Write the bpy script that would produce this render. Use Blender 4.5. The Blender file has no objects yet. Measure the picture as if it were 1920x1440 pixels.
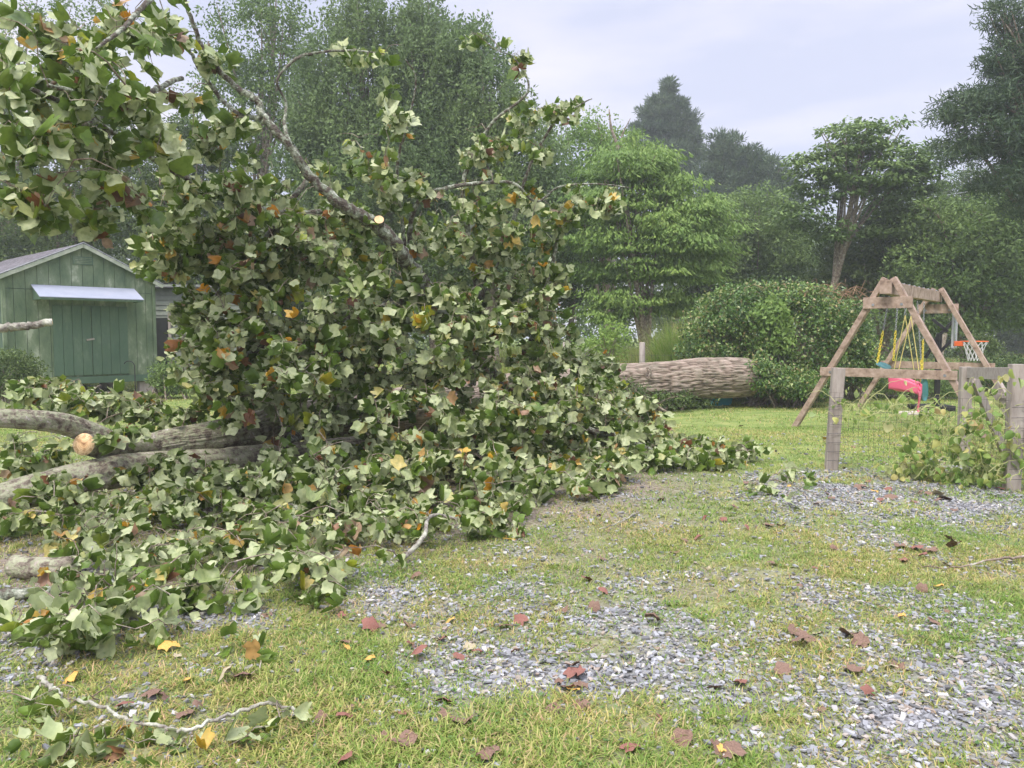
import bpy, math, random
import numpy as np
from mathutils import Vector, Matrix
R = np.random.default_rng(7)
random.seed(7)
sc = bpy.context.scene
COL = sc.collection
# ------------------------------------------------------------------ camera
F_PX, CAM_Z, PITCH = 1420.0, 1.6, math.radians(3.8)
cam = bpy.data.cameras.new("camera"); cam.sensor_width = 36; cam.lens = 36 * F_PX / 1920
cam.clip_start = 0.05; cam.clip_end = 2000
camo = bpy.data.objects.new("camera", cam); COL.objects.link(camo)
camo.location = (0, 0, CAM_Z); camo.rotation_euler = (math.radians(90) - PITCH, 0, 0)
sc.camera = camo
# ------------------------------------------------------------------ world, sun, exposure
SUN_EL, SUN_ROT = math.radians(58), math.radians(200)
w = bpy.data.worlds.new("World"); sc.world = w; w.use_nodes = True
nt = w.node_tree; nt.nodes.clear()
out = nt.nodes.new("ShaderNodeOutputWorld"); bg = nt.nodes.new("ShaderNodeBackground")
sky = nt.nodes.new("ShaderNodeTexSky"); sky.sky_type = 'NISHITA'; sky.sun_disc = False
sky.sun_elevation = SUN_EL; sky.sun_rotation = SUN_ROT; sky.dust_density = 4
tc = nt.nodes.new("ShaderNodeTexCoord"); mp = nt.nodes.new("ShaderNodeMapping")
mp.inputs['Scale'].default_value = (1.0, 1.0, 4.0); mp.inputs['Location'].default_value = (3.3, 1.2, .4)
nz = nt.nodes.new("ShaderNodeTexNoise"); nz.inputs['Scale'].default_value = 1.6; nz.inputs['Detail'].default_value = 5
nz.inputs['Roughness'].default_value = .5
cr = nt.nodes.new("ShaderNodeValToRGB")
cr.color_ramp.elements[0].position = .40; cr.color_ramp.elements[0].color = (6.2, 6.5, 8.3, 1)
cr.color_ramp.elements[1].position = .60; cr.color_ramp.elements[1].color = (9.3, 8.9, 9.9, 1)
mx = nt.nodes.new("ShaderNodeMixRGB"); mx.inputs[0].default_value = .88
L = nt.links.new
L(tc.outputs['Generated'], mp.inputs[0]); L(mp.outputs[0], nz.inputs['Vector']); L(nz.outputs[0], cr.inputs[0])
sx = nt.nodes.new("ShaderNodeSeparateXYZ"); zr = nt.nodes.new("ShaderNodeMapRange"); zm = nt.nodes.new("ShaderNodeVectorMath"); zm.operation = 'SCALE'
zr.inputs['From Min'].default_value = .38; zr.inputs['From Max'].default_value = .95; zr.inputs['To Min'].default_value = 1.0; zr.inputs['To Max'].default_value = 3.2
L(tc.outputs['Generated'], sx.inputs[0]); L(sx.outputs['Z'], zr.inputs['Value']); L(zr.outputs[0], zm.inputs['Scale'])
L(sky.outputs[0], mx.inputs[1]); L(cr.outputs[0], mx.inputs[2]); L(mx.outputs[0], zm.inputs[0]); L(zm.outputs[0], bg.inputs[0])
bg.inputs[1].default_value = .063; L(bg.outputs[0], out.inputs[0])
sun = bpy.data.lights.new("sun", 'SUN'); sun.energy = 1.5; sun.angle = math.radians(22); sun.color = (1, .93, .80)
suno = bpy.data.objects.new("sun", sun); COL.objects.link(suno)
SAZ = math.radians(-150)   # sun behind and to the left of the camera
sdir = Vector((math.cos(SUN_EL) * math.sin(SAZ), math.cos(SUN_EL) * math.cos(SAZ), math.sin(SUN_EL)))
suno.rotation_euler = sdir.to_track_quat('Z', 'Y').to_euler(); suno.location = (0, 0, 30)
sky.sun_rotation = SAZ
sc.view_settings.view_transform = 'Standard'; sc.view_settings.look = 'None'
sc.view_settings.exposure = 0.97; sc.view_settings.gamma = 1
sc.render.engine = 'CYCLES'
sc.cycles.max_bounces = 6; sc.cycles.diffuse_bounces = 2; sc.cycles.glossy_bounces = 2
sc.cycles.transmission_bounces = 3; sc.cycles.volume_bounces = 1; sc.cycles.transparent_max_bounces = 4

# ------------------------------------------------------------------ helpers
cp, sp = math.cos(PITCH), math.sin(PITCH)
def P(px, py, Y):
    u = (px - 960) / F_PX; v = (720 - py) / F_PX
    d = np.array([u, cp + v * sp, -sp + v * cp])
    return np.array([0, 0, CAM_Z]) + d * (Y / d[1])
def G(px, py, z=0.0):
    u = (px - 960) / F_PX; v = (720 - py) / F_PX
    d = np.array([u, cp + v * sp, -sp + v * cp])
    return np.array([0, 0, CAM_Z]) + d * ((z - CAM_Z) / d[2])
def to_px(x, y, z=0.0):
    zz = z - CAM_Z
    dep = y * cp - zz * sp; up = y * sp + zz * cp
    return 960 + F_PX * x / dep, 720 - F_PX * up / dep
def _h(ix, iy, iz, s):
    n = (ix * 374761393 + iy * 668265263 + iz * 2147483647 + s * 1274126177) & 0xFFFFFFFF
    n = ((n ^ (n >> 13)) * 1274126177) & 0xFFFFFFFF
    n = (n ^ (n >> 16)) & 0xFFFF
    return n / 65535.0
def vnoise(x, y, z=None, s=0):
    x = np.asarray(x, float); y = np.asarray(y, float); z = np.zeros_like(x) if z is None else np.asarray(z, float)
    ix, iy, iz = (np.floor(a).astype(np.int64) for a in (x, y, z))
    fx, fy, fz = x - ix, y - iy, z - iz
    fx, fy, fz = (f * f * (3 - 2 * f) for f in (fx, fy, fz))
    r = 0
    for dx in (0, 1):
        for dy in (0, 1):
            for dz in (0, 1):
                r = r + _h(ix + dx, iy + dy, iz + dz, s) * (fx if dx else 1 - fx) * (fy if dy else 1 - fy) * (fz if dz else 1 - fz)
    return r
def fbm(x, y, s=0, o=4):
    r, a = 0, .5
    for i in range(o):
        r = r + a * vnoise(x * 2 ** i, y * 2 ** i, None, s + i); a *= .5
    return r / .9375
def gz(x, y):
    d = np.minimum(1, np.maximum(0, (np.asarray(y, float) - 2) / 6))
    return (fbm(np.asarray(x) * .5, np.asarray(y) * .5, 3) - .5) * .06 * (1 - .0 * d)

def mesh(name, V, faces, mats, parent=None, smooth=False, mi=None, link=True):
    """faces: an (n,k) array or a list of such arrays"""
    V = np.asarray(V, np.float32).reshape(-1, 3)
    fl = faces if isinstance(faces, (list, tuple)) and len(faces) and isinstance(faces[0], np.ndarray) and faces[0].ndim == 2 else None
    me = bpy.data.meshes.new(name)
    if fl is None and not isinstance(faces, np.ndarray):
        me.from_pydata([tuple(v) for v in V.tolist()], [], [tuple(f) for f in faces])
    else:
        if fl is None: fl = [faces]
        loops = np.concatenate([f.ravel() for f in fl]).astype(np.int32)
        cnt = np.concatenate([np.full(len(f), f.shape[1], np.int32) for f in fl])
        st = np.concatenate([[0], np.cumsum(cnt)[:-1]]).astype(np.int32)
        me.vertices.add(len(V)); me.vertices.foreach_set("co", V.ravel())
        me.loops.add(len(loops)); me.loops.foreach_set("vertex_index", loops)
        me.polygons.add(len(cnt)); me.polygons.foreach_set("loop_start", st)
        try: me.polygons.foreach_set("loop_total", cnt)
        except Exception: pass
    for m in (mats if isinstance(mats, (list, tuple)) else [mats]): me.materials.append(m)
    if mi is not None: me.polygons.foreach_set("material_index", np.asarray(mi, np.int32))
    me.polygons.foreach_set("use_smooth", np.full(len(me.polygons), bool(smooth)))
    me.update(calc_edges=True)
    o = bpy.data.objects.new(name, me)
    if link: COL.objects.link(o)
    if parent is not None: o.parent = parent; o.matrix_parent_inverse = parent_inv(parent)
    return o
def parent_inv(p):
    m = Matrix.Translation(p.location) @ p.rotation_euler.to_matrix().to_4x4()
    return m.inverted()
def tag(o, label=None, cat=None, group=None, kind=None):
    for k, v in (('label', label), ('category', cat), ('group', group), ('kind', kind)):
        if v: o[k] = v
    return o
def thing(name, loc, label, cat, group=None):
    o = bpy.data.objects.new(name, None); COL.objects.link(o); o.location = tuple(loc); o.empty_display_size = .1
    return tag(o, label, cat, group)
class MB:
    def __init__(s): s.v = []; s.f = []; s.n = 0
    def add(s, v, f):
        v = np.asarray(v, float).reshape(-1, 3)
        s.v.append(v); s.f += [tuple(i + s.n for i in q) for q in f]; s.n += len(v); return s
    def beam(s, a, b, wx, wz, up=(0, 0, 1), bev=.12):
        """bar from a to b with a chamfered wx by wz section"""
        a, b = np.asarray(a, float), np.asarray(b, float); d = b - a; d /= np.linalg.norm(d)
        up = np.asarray(up, float)
        x = np.cross(d, up)
        if np.linalg.norm(x) < 1e-4: x = np.array([1., 0, 0])
        x /= np.linalg.norm(x); z = np.cross(x, d)
        c = min(wx, wz) * bev; hx, hz = wx / 2, wz / 2
        sec = [(-hx + c, -hz), (hx - c, -hz), (hx, -hz + c), (hx, hz - c), (hx - c, hz), (-hx + c, hz), (-hx, hz - c), (-hx, -hz + c)]
        v = [p + x * q[0] + z * q[1] for p in (a, b) for q in sec]
        f = [(i, (i + 1) % 8, 8 + (i + 1) % 8, 8 + i) for i in range(8)] + [tuple(range(7, -1, -1)), tuple(range(8, 16))]
        return s.add(v, f)
    def box(s, c, sx, sy, sz, rz=0):
        c = np.asarray(c, float); q = np.array([math.cos(rz), math.sin(rz), 0])
        return s.beam(c - q * sx / 2, c + q * sx / 2, sy, sz, bev=.06)
    def tube(s, pts, r, n=8, caps=True):
        V, Fq = tube_np(pts, r, n); f = [tuple(q) for q in Fq.tolist()]
        if caps: m = len(pts); f += [tuple(range(n - 1, -1, -1)), tuple(range((m - 1) * n, m * n))]
        return s.add(V, f)
    def build(s, name, m, parent=None, smooth=False):
        return mesh(name, np.concatenate(s.v), s.f, m, parent, smooth)
def tube_np(pts, r, n=8):
    pts = np.asarray(pts, float); m = len(pts); r = np.broadcast_to(np.asarray(r, float), (m,))
    t = np.gradient(pts, axis=0); t /= np.linalg.norm(t, axis=1)[:, None] + 1e-9
    u = np.cross(t[0], [0, 0, 1.]);
    if np.linalg.norm(u) < 1e-3: u = np.cross(t[0], [1., 0, 0])
    u /= np.linalg.norm(u); V = []
    a = np.linspace(0, 2 * np.pi, n, endpoint=False)
    for i in range(m):
        u = u - t[i] * u.dot(t[i]); u /= np.linalg.norm(u) + 1e-9; v = np.cross(t[i], u)
        V.append(pts[i] + r[i] * (np.cos(a)[:, None] * u + np.sin(a)[:, None] * v))
    i, j = np.meshgrid(np.arange(m - 1), np.arange(n), indexing='ij'); j2 = (j + 1) % n
    Fq = np.stack([i * n + j, i * n + j2, (i + 1) * n + j2, (i + 1) * n + j], -1).reshape(-1, 4)
    return np.concatenate(V), Fq
def smoothpath(pts, k=8):
    """Catmull-Rom through rows (x,y,z,r)"""
    p = np.asarray(pts, float); p = np.vstack([2 * p[0] - p[1], p, 2 * p[-1] - p[-2]]); o = []
    for i in range(1, len(p) - 2):
        for t in np.arange(k) / k:
            a, b, c, d = p[i - 1], p[i], p[i + 1], p[i + 2]
            o.append(.5 * (2 * b + (c - a) * t + (2 * a - 5 * b + 4 * c - d) * t * t + (3 * b - 3 * c + d - a) * t ** 3))
    o.append(p[-2]); return np.array(o)
def pxpath(rows, k=8):
    return smoothpath([list(P(a, b, Y)) + [r] for a, b, Y, r in rows], k)

# ------------------------------------------------------------------ materials
def newmat(name):
    m = bpy.data.materials.new(name); m.use_nodes = True; t = m.node_tree
    return m, t, t.nodes, t.links.new, t.nodes['Principled BSDF']
def ramp(N, stops, interp='LINEAR'):
    r = N.new("ShaderNodeValToRGB"); r.color_ramp.interpolation = interp
    e = r.color_ramp.elements
    while len(e) < len(stops): e.new(.5)
    for q, (p, c) in zip(e, stops): q.position = p; q.color = (*c, 1)
    return r
def mat_noise(name, stops, scale=5, rough=.8, bump=.3, bscale=None, stretch=(1, 1, 1), detail=6, spec=.3, dist=.02, metal=0):
    m, t, N, K, b = newmat(name)
    tc = N.new("ShaderNodeTexCoord"); mp = N.new("ShaderNodeMapping"); mp.inputs['Scale'].default_value = stretch
    K(tc.outputs['Object'], mp.inputs[0])
    n = N.new("ShaderNodeTexNoise"); n.inputs['Scale'].default_value = scale; n.inputs['Detail'].default_value = detail
    n.inputs['Roughness'].default_value = .65
    K(mp.outputs[0], n.inputs['Vector']); r = ramp(N, stops); K(n.outputs[0], r.inputs[0]); K(r.outputs[0], b.inputs['Base Color'])
    b.inputs['Roughness'].default_value = rough; b.inputs['Specular IOR Level'].default_value = spec; b.inputs['Metallic'].default_value = metal
    if bump:
        n2 = N.new("ShaderNodeTexNoise"); n2.inputs['Scale'].default_value = bscale or scale * 4; n2.inputs['Detail'].default_value = 6
        K(mp.outputs[0], n2.inputs['Vector']); bp = N.new("ShaderNodeBump"); bp.inputs['Strength'].default_value = bump
        bp.inputs['Distance'].default_value = dist; K(n2.outputs[0], bp.inputs['Height']); K(bp.outputs[0], b.inputs['Normal'])
    return m
def mat_leaf(name, top, under=None, trans=.3, rough=.5, spec=.4, nscale=0, nstops=None, vein=0):
    """top/under: ramp stops over a random number per leaf; nstops: multiplied patch tint of the plant"""
    m, t, N, K, b = newmat(name)
    g = N.new("ShaderNodeNewGeometry"); r = ramp(N, top); K(g.outputs['Random Per Island'], r.inputs[0]); col = r.outputs[0]
    if under:
        r2 = ramp(N, under); K(g.outputs['Random Per Island'], r2.inputs[0])
        mx = N.new("ShaderNodeMixRGB"); K(g.outputs['Backfacing'], mx.inputs[0]); K(col, mx.inputs[1]); K(r2.outputs[0], mx.inputs[2]); col = mx.outputs[0]
    if nscale:
        tc = N.new("ShaderNodeTexCoord"); n = N.new("ShaderNodeTexNoise"); n.inputs['Scale'].default_value = nscale; n.inputs['Detail'].default_value = 3
        K(tc.outputs['Object'], n.inputs['Vector']); r3 = ramp(N, nstops); K(n.outputs[0], r3.inputs[0])
        mx = N.new("ShaderNodeMixRGB"); mx.blend_type = 'MULTIPLY'; mx.inputs[0].default_value = 1
        K(col, mx.inputs[1]); K(r3.outputs[0], mx.inputs[2]); col = mx.outputs[0]
    K(col, b.inputs['Base Color']); b.inputs['Roughness'].default_value = rough; b.inputs['Specular IOR Level'].default_value = spec
    tr = N.new("ShaderNodeBsdfTranslucent"); K(col, tr.inputs[0]); ms = N.new("ShaderNodeMixShader"); ms.inputs[0].default_value = trans
    K(b.outputs[0], ms.inputs[1]); K(tr.outputs[0], ms.inputs[2]); K(ms.outputs[0], N['Material Output'].inputs[0])
    return m
M = {}
M['tulip'] = mat_leaf('tulip_leaf',
    [(0, (.15, .22, .035)), (.4, (.085, .15, .022)), (.88, (.14, .23, .03)), (.94, (.32, .36, .03)), (.965, (.62, .28, .02)), (.98, (.22, .09, .04)), (1, (.12, .06, .035))],
    [(0, (.34, .40, .19)), (.3, (.52, .57, .34)), (.6, (.40, .46, .23)), (.88, (.31, .38, .16)), (.93, (.55, .55, .24)), (.96, (.62, .40, .08)), (.98, (.32, .18, .12)), (1, (.40, .30, .2))],
    trans=.26, rough=.42, spec=.4, nscale=28, nstops=[(.35, (.78, .82, .75)), (.5, (1, 1, 1)), (.68, (1.15, 1.12, 1.05))])
M['twig'] = mat_noise('twig_bark', [(.35, (.13, .095, .07)), (.52, (.26, .21, .165)), (.68, (.44, .42, .35))], 14, .85, .4, 60)
M['limb'] = mat_noise('lichen_limb_bark', [(.30, (.045, .035, .028)), (.46, (.12, .10, .08)), (.54, (.24, .27, .20)), (.64, (.50, .52, .43))], 13, .9, .9, 50, dist=.03)
M['cut'] = mat_noise('cut_wood', [(.3, (.62, .40, .20)), (.6, (.78, .56, .32)), (.8, (.5, .28, .13))], 18, .8, .3, 90)
M['palebark'] = mat_noise('pale_bark', [(.36, (.13, .11, .09)), (.47, (.30, .28, .24)), (.56, (.42, .43, .34)), (.66, (.62, .62, .54))], 11, .9, .9, 55)
M['wood'] = mat_noise('weathered_cedar', [(.30, (.17, .115, .085)), (.45, (.32, .235, .18)), (.58, (.40, .30, .24)), (.72, (.52, .42, .34))], 9, .8, .5, 30, (1, 1, 1), dist=.01)
M['greywood'] = mat_noise('grey_lumber', [(.25, (.24, .20, .175)), (.5, (.36, .315, .28)), (.75, (.47, .425, .38))], 5, .85, .5, 40, (3, 3, .5), dist=.01)
M['wire'] = mat_noise('wire', [(.3, (.09, .085, .08)), (.7, (.18, .17, .16))], 8, .5, 0, metal=.6)
M['greyrail'] = mat_noise('grey_rail', [(.25, (.28, .24, .21)), (.5, (.38, .335, .30)), (.75, (.47, .425, .38))], 5, .85, .5, 40, (.5, 3, 3), dist=.01)

M['galv'] = mat_noise('galvanised', [(.3, (.30, .31, .33)), (.7, (.5, .51, .53))], 20, .35, 0, metal=.8)
# furrowed bark of the big trunk
def mat_bark():
    m, t, N, K, b = newmat('furrowed_bark')
    at = N.new("ShaderNodeAttribute"); at.attribute_name = 'furrow'
    tc = N.new("ShaderNodeTexCoord"); n = N.new("ShaderNodeTexNoise"); n.inputs['Scale'].default_value = 7; n.inputs['Detail'].default_value = 7
    K(tc.outputs['Object'], n.inputs['Vector'])
    r = ramp(N, [(0, (.06, .047, .04)), (.4, (.18, .145, .12)), (.7, (.29, .24, .205)), (1, (.37, .315, .275))]); K(at.outputs['Fac'], r.inputs[0])
    r2 = ramp(N, [(.35, (.75, .78, .7)), (.6, (1.1, 1.05, 1))]); K(n.outputs[0], r2.inputs[0])
    mx = N.new("ShaderNodeMixRGB"); mx.blend_type = 'MULTIPLY'; mx.inputs[0].default_value = 1
    K(r.outputs[0], mx.inputs[1]); K(r2.outputs[0], mx.inputs[2]); K(mx.outputs[0], b.inputs['Base Color'])
    b.inputs['Roughness'].default_value = .95; b.inputs['Specular IOR Level'].default_value = .1
    ay = N.new("ShaderNodeAttribute"); ay.attribute_name = 'young'; r3 = ramp(N, [(.36, (.10, .085, .065)), (.46, (.24, .205, .165)), (.53, (.34, .37, .24)), (.60, (.36, .31, .26)), (.68, (.62, .61, .54))]); n3 = N.new("ShaderNodeTexNoise"); n3.inputs['Scale'].default_value = 13; n3.inputs['Detail'].default_value = 9; n3.inputs['Roughness'].default_value = .7
    K(tc.outputs['Object'], n3.inputs['Vector']); K(n3.outputs[0], r3.inputs[0]); mf = N.new("ShaderNodeMixRGB"); mf.blend_type = 'MULTIPLY'; mf.inputs[0].default_value = .6
    K(r3.outputs[0], mf.inputs[1]); r4 = ramp(N, [(0, (.35, .33, .3)), (.5, (1, 1, 1))]); K(at.outputs['Fac'], r4.inputs[0]); K(r4.outputs[0], mf.inputs[2])
    my = N.new("ShaderNodeMixRGB"); K(ay.outputs['Fac'], my.inputs[0]); K(mx.outputs[0], my.inputs[1]); K(mf.outputs[0], my.inputs[2]); K(my.outputs[0], b.inputs['Base Color'])
    bp = N.new("ShaderNodeBump"); bp.inputs['Strength'].default_value = .6; bp.inputs['Distance'].default_value = .02
    n2 = N.new("ShaderNodeTexNoise"); n2.inputs['Scale'].default_value = 50; K(tc.outputs['Object'], n2.inputs['Vector'])
    K(n2.outputs[0], bp.inputs['Height']); K(bp.outputs[0], b.inputs['Normal'])
    return m
M['bark'] = mat_bark()
def ring_mat(c):
    m, t, N, K, b = newmat('sawn_end_grain'); tc = N.new("ShaderNodeTexCoord"); sb = N.new("ShaderNodeVectorMath"); sb.operation = 'SUBTRACT'; sb.inputs[1].default_value = tuple(c)
    K(tc.outputs['Object'], sb.inputs[0]); ln = N.new("ShaderNodeVectorMath"); ln.operation = 'LENGTH'; K(sb.outputs[0], ln.inputs[0])
    nz_ = N.new("ShaderNodeTexNoise"); nz_.inputs['Scale'].default_value = 22; nz_.inputs['Detail'].default_value = 5; K(sb.outputs[0], nz_.inputs['Vector'])
    ad = N.new("ShaderNodeMath"); ad.operation = 'MULTIPLY_ADD'; ad.inputs[1].default_value = .035; K(nz_.outputs[0], ad.inputs[0]); K(ln.outputs['Value'], ad.inputs[2])
    sn = N.new("ShaderNodeMath"); sn.operation = 'MULTIPLY'; sn.inputs[1].default_value = 420; K(ad.outputs[0], sn.inputs[0]); si = N.new("ShaderNodeMath"); si.operation = 'SINE'; K(sn.outputs[0], si.inputs[0])
    r = ramp(N, [(.0, (.74, .55, .34)), (1, (.88, .72, .50))]); mr = N.new("ShaderNodeMapRange"); mr.inputs['From Min'].default_value = -1; K(si.outputs[0], mr.inputs['Value']); K(mr.outputs[0], r.inputs[0])
    r2 = ramp(N, [(.018, (.35, .20, .12)), (.045, (.95, .78, .62)), (.115, (1, .95, .85)), (.135, (.55, .40, .28))]); K(ad.outputs[0], r2.inputs[0])
    r3 = ramp(N, [(.40, (.45, .30, .2)), (.47, (1, 1, 1))]); K(nz_.outputs[0], r3.inputs[0])
    m1 = N.new("ShaderNodeMixRGB"); m1.blend_type = 'MULTIPLY'; m1.inputs[0].default_value = 1; K(r.outputs[0], m1.inputs[1]); K(r2.outputs[0], m1.inputs[2])
    m2 = N.new("ShaderNodeMixRGB"); m2.blend_type = 'MULTIPLY'; m2.inputs[0].default_value = .55; K(m1.outputs[0], m2.inputs[1]); K(r3.outputs[0], m2.inputs[2]); K(m2.outputs[0], b.inputs['Base Color']); b.inputs['Roughness'].default_value = .8
    return m
def bark_tube(name, path, n, parent, m, amp, fu=14, fv=1.6, mat=None, capmat=None, cap_end=False, cap_start=False):
    """path rows x,y,z,r ; furrows run along the length"""
    pts, r = path[:, :3], path[:, 3]
    V, Fq = tube_np(pts, r, n); k = len(pts)
    s = np.concatenate([[0], np.cumsum(np.linalg.norm(np.diff(pts, axis=0), axis=1))])
    th = np.arange(n) / n * 2 * np.pi
    S, T = np.meshgrid(s, th, indexing='ij'); rr = r[:, None]
    cx, cy = np.cos(T) * fu * rr, np.sin(T) * fu * rr
    wob = (vnoise(cx * .5, cy * .5, S * 2.2, 5) - .5) * 2.2
    f = np.abs(vnoise(cx + wob, cy + wob, S * fv, 9) * 2 - 1)
    f2 = np.abs(vnoise(cx * 2.1, cy * 2.1, S * fv * 2, 19) * 2 - 1)
    f = np.clip(f * 2.3, 0, 1) ** .8 * .8 + np.clip(f2 * 2, 0, 1) * .2
    big = (vnoise(cx * .12, cy * .12, S * .9, 31) - .5)
    ef = np.ones(k)
    if cap_end: ef *= np.clip((s[-1] - s) / .05, 0, 1)
    if cap_start: ef *= np.clip(s / .05, 0, 1)
    disp = ((f - .6) * amp * (rr / r.max()) ** .8 + big * rr * .22) * ef[:, None]
    c = np.repeat(pts, n, 0); d = (V - c); d /= np.linalg.norm(d, axis=1)[:, None]
    V = V + d * disp.reshape(-1, 1)
    fs = [Fq]; mi = [0] * len(Fq); VV = [V]; nv = len(V)
    for do, i0, pt in ((cap_start, 0, pts[0]), (cap_end, (k - 1) * n, pts[-1])):
        if do:
            VV.append(pt[None]); a = np.arange(n)
            q = np.stack([np.full(n, nv), i0 + a, i0 + (a + 1) % n], -1); fs.append(q); mi += [1] * n; nv += 1
    if cap_end or cap_start: capmat = ring_mat(pts[-1] if cap_end else pts[0])
    o = mesh(name, np.concatenate(VV), fs, [mat or M['bark'], capmat or M['cut']], parent, True, mi)
    at = o.data.attributes.new('furrow', 'FLOAT', 'POINT')
    vals = np.concatenate([f.ravel(), np.ones(nv - k * n)]).astype(np.float32); at.data.foreach_set('value', vals)
    at = o.data.attributes.new('young', 'FLOAT', 'POINT'); yv = np.clip((.30 - r) / .12, 0, 1); yv = np.concatenate([np.repeat(yv, n), np.ones(nv - k * n)]).astype(np.float32); at.data.foreach_set('value', yv)
    return o

# ------------------------------------------------------------------ leaves (numpy)
def leaf_shape(curl, fold, cup, seed, rag=.0):
    """a four lobed leaf with a flat notched tip, about 1 long; returns V(n,3), tris"""
    h = np.array([(0, .02), (.24, -.06), (.46, .03), (.55, .20), (.47, .36), (.41, .46), (.45, .62), (.40, .83), (.20, .82), (0, .77)])
    rg = np.random.default_rng(seed)
    h2 = h * [1, 1] + rg.normal(0, .02 + rag, h.shape); h2[0, 0] = h2[-1, 0] = 0
    h3 = h * [1, 1] + rg.normal(0, .02 + rag, h.shape)
    mid = np.array([(0, .25), (0, .5)])
    Lh = h3[1:-1] * [-1, 1]
    v2 = np.vstack([h2, Lh, mid])          # 0..9 right, 10..17 left(1..8), 18,19 mid
    l = lambda i: 9 + i
    t = [(0, 1, 18), (1, 2, 18), (2, 3, 18), (3, 4, 18), (4, 5, 19), (18, 4, 19), (5, 6, 19), (6, 7, 19), (7, 8, 19), (8, 9, 19)]
    t += [(0, 18, l(1)), (l(1), 18, l(2)), (l(2), 18, l(3)), (l(3), 18, l(4)), (l(4), 18, 19), (l(4), 19, l(5)), (l(5), 19, l(6)), (l(6), 19, l(7)), (l(7), 19, l(8)), (l(8), 19, 9)]
    x, y = v2[:, 0], v2[:, 1]
    z = -fold * np.abs(x) - cup * x * x + rg.normal(0, .02 + rag * .6, len(x))
    a = curl * y; Y = np.where(abs(curl) > 1e-3, np.sin(a) / (curl if abs(curl) > 1e-3 else 1), y); Z = z - (1 - np.cos(a)) / (curl if abs(curl) > 1e-3 else 1)
    return np.stack([x, Y, Z], -1), np.array(t)
SHAPES = [leaf_shape(c, f, u, i, .012) for i, (c, f, u) in enumerate([(.4, .3, .3), (1.2, .6, .4), (.9, -.4, .8), (1.9, .9, .3), (.3, .1, -.4), (1.5, 1.3, .4), (-1.0, .5, .6), (.7, 2.0, .2), (2.4, .5, .9), (1.1, 1.0, 1.2)])]
def place_leaves(base, dirv, nrm, size, petlen=0.0, pet_from=None, shapes=None):
    """vectorised leaves: base points, direction of the midrib, normal, size; returns V, list of faces"""
    shapes = shapes or SHAPES; n = len(base); Vs = []; Fs = []; F4 = []; off = 0
    d = dirv / (np.linalg.norm(dirv, axis=1)[:, None] + 1e-9)
    nn = nrm - d * (nrm * d).sum(1)[:, None]; nn /= np.linalg.norm(nn, axis=1)[:, None] + 1e-9
    x = np.cross(d, nn); which = R.integers(0, len(shapes), n)
    for k, (sv, st) in enumerate(shapes):
        i = np.where(which == k)[0]
        if not len(i): continue
        ax = R.uniform(.66, 1.02, len(i))
        q = (sv[None, :, 0, None] * x[i][:, None] * ax[:, None, None] + sv[None, :, 1, None] * d[i][:, None] + sv[None, :, 2, None] * nn[i][:, None]) * size[i][:, None, None] + base[i][:, None]
        m = len(sv); extra = 0
        if pet_from is not None:                        # thin stalk welded to the leaf's first vertex
            wv = x[i] * .0012
            a = pet_from[i] - wv; b = pet_from[i] + wv; c = (pet_from[i] + base[i]) / 2 + np.array([0, 0, .012]); 
            q = np.concatenate([q, np.stack([a, b, c + wv, c - wv], 1)], 1); extra = 4
        o = off + np.arange(len(i))[:, None, None] * (m + extra)
        Fs.append((st[None] + o).reshape(-1, 3)); Vs.append(q.reshape(-1, 3))
        if extra:
            o2 = off + np.arange(len(i)) * (m + 4)
            F4.append(np.stack([o2 + m, o2 + m + 1, o2 + m + 2, o2 + m + 3], -1))
            Fs.append(np.stack([o2 + m + 3, o2 + m + 2, o2], -1))
        off += len(i) * (m + extra)
    return np.concatenate(Vs), [np.concatenate(Fs)] + ([np.concatenate(F4)] if F4 else [])
def rdir(n):
    v = R.normal(size=(n, 3)); return v / np.linalg.norm(v, axis=1)[:, None]
def cards(c, d, nrm, ln, wd, bend=.12):
    """small pointed leaves: 4 corners, two triangles folded along the midrib"""
    d = d / np.linalg.norm(d, axis=1)[:, None]; nn = nrm - d * (nrm * d).sum(1)[:, None]; nn /= np.linalg.norm(nn, axis=1)[:, None] + 1e-9
    x = np.cross(d, nn); ln = np.broadcast_to(ln, (len(c),))[:, None]; wd = np.broadcast_to(wd, (len(c),))[:, None]
    a = c; b = c + d * ln * .45 + x * wd / 2 - nn * ln * bend; e = c + d * ln * .45 - x * wd / 2 - nn * ln * bend; t = c + d * ln
    V = np.stack([a, b, t, e], 1).reshape(-1, 3); o = np.arange(len(c))[:, None] * 4
    return V, np.concatenate([o + [0, 1, 2], o + [0, 2, 3]])

# ------------------------------------------------------------------ ground
GRAVEL = [(880, 1250, 170, 62, 1.2), (1080, 1275, 150, 55, 1.0), (1250, 1210, 250, 80, .85), (1450, 1290, 280, 95, .95), (1620, 1390, 230, 90, 1.0), (1800, 1330, 200, 110, 1.1),
          (1870, 1230, 120, 80, .9), (1600, 925, 220, 38, 1.2), (1780, 950, 200, 35, 1.1), (1480, 945, 90, 40, .9), (1640, 1000, 60, 50, .8), (1760, 1160, 160, 50, .65),
          (720, 1120, 150, 45, .7), (950, 1110, 150, 50, .55), (1250, 1100, 180, 40, .5), (350, 1150, 200, 60, .7), (100, 1200, 200, 80, .5), (1920, 1440, 220, 120, 1.1), (2250, 1330, 260, 160, 1.0), (2200, 970, 260, 45, 1.0), (-250, 1250, 180, 90, .7), (1480, 1180, 200, 60, .6),
          (1560, 1130, 260, 50, .6), (1300, 1330, 160, 60, .6), (1900, 1060, 120, 50, .5), (250, 1330, 60, 25, .5)]
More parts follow.
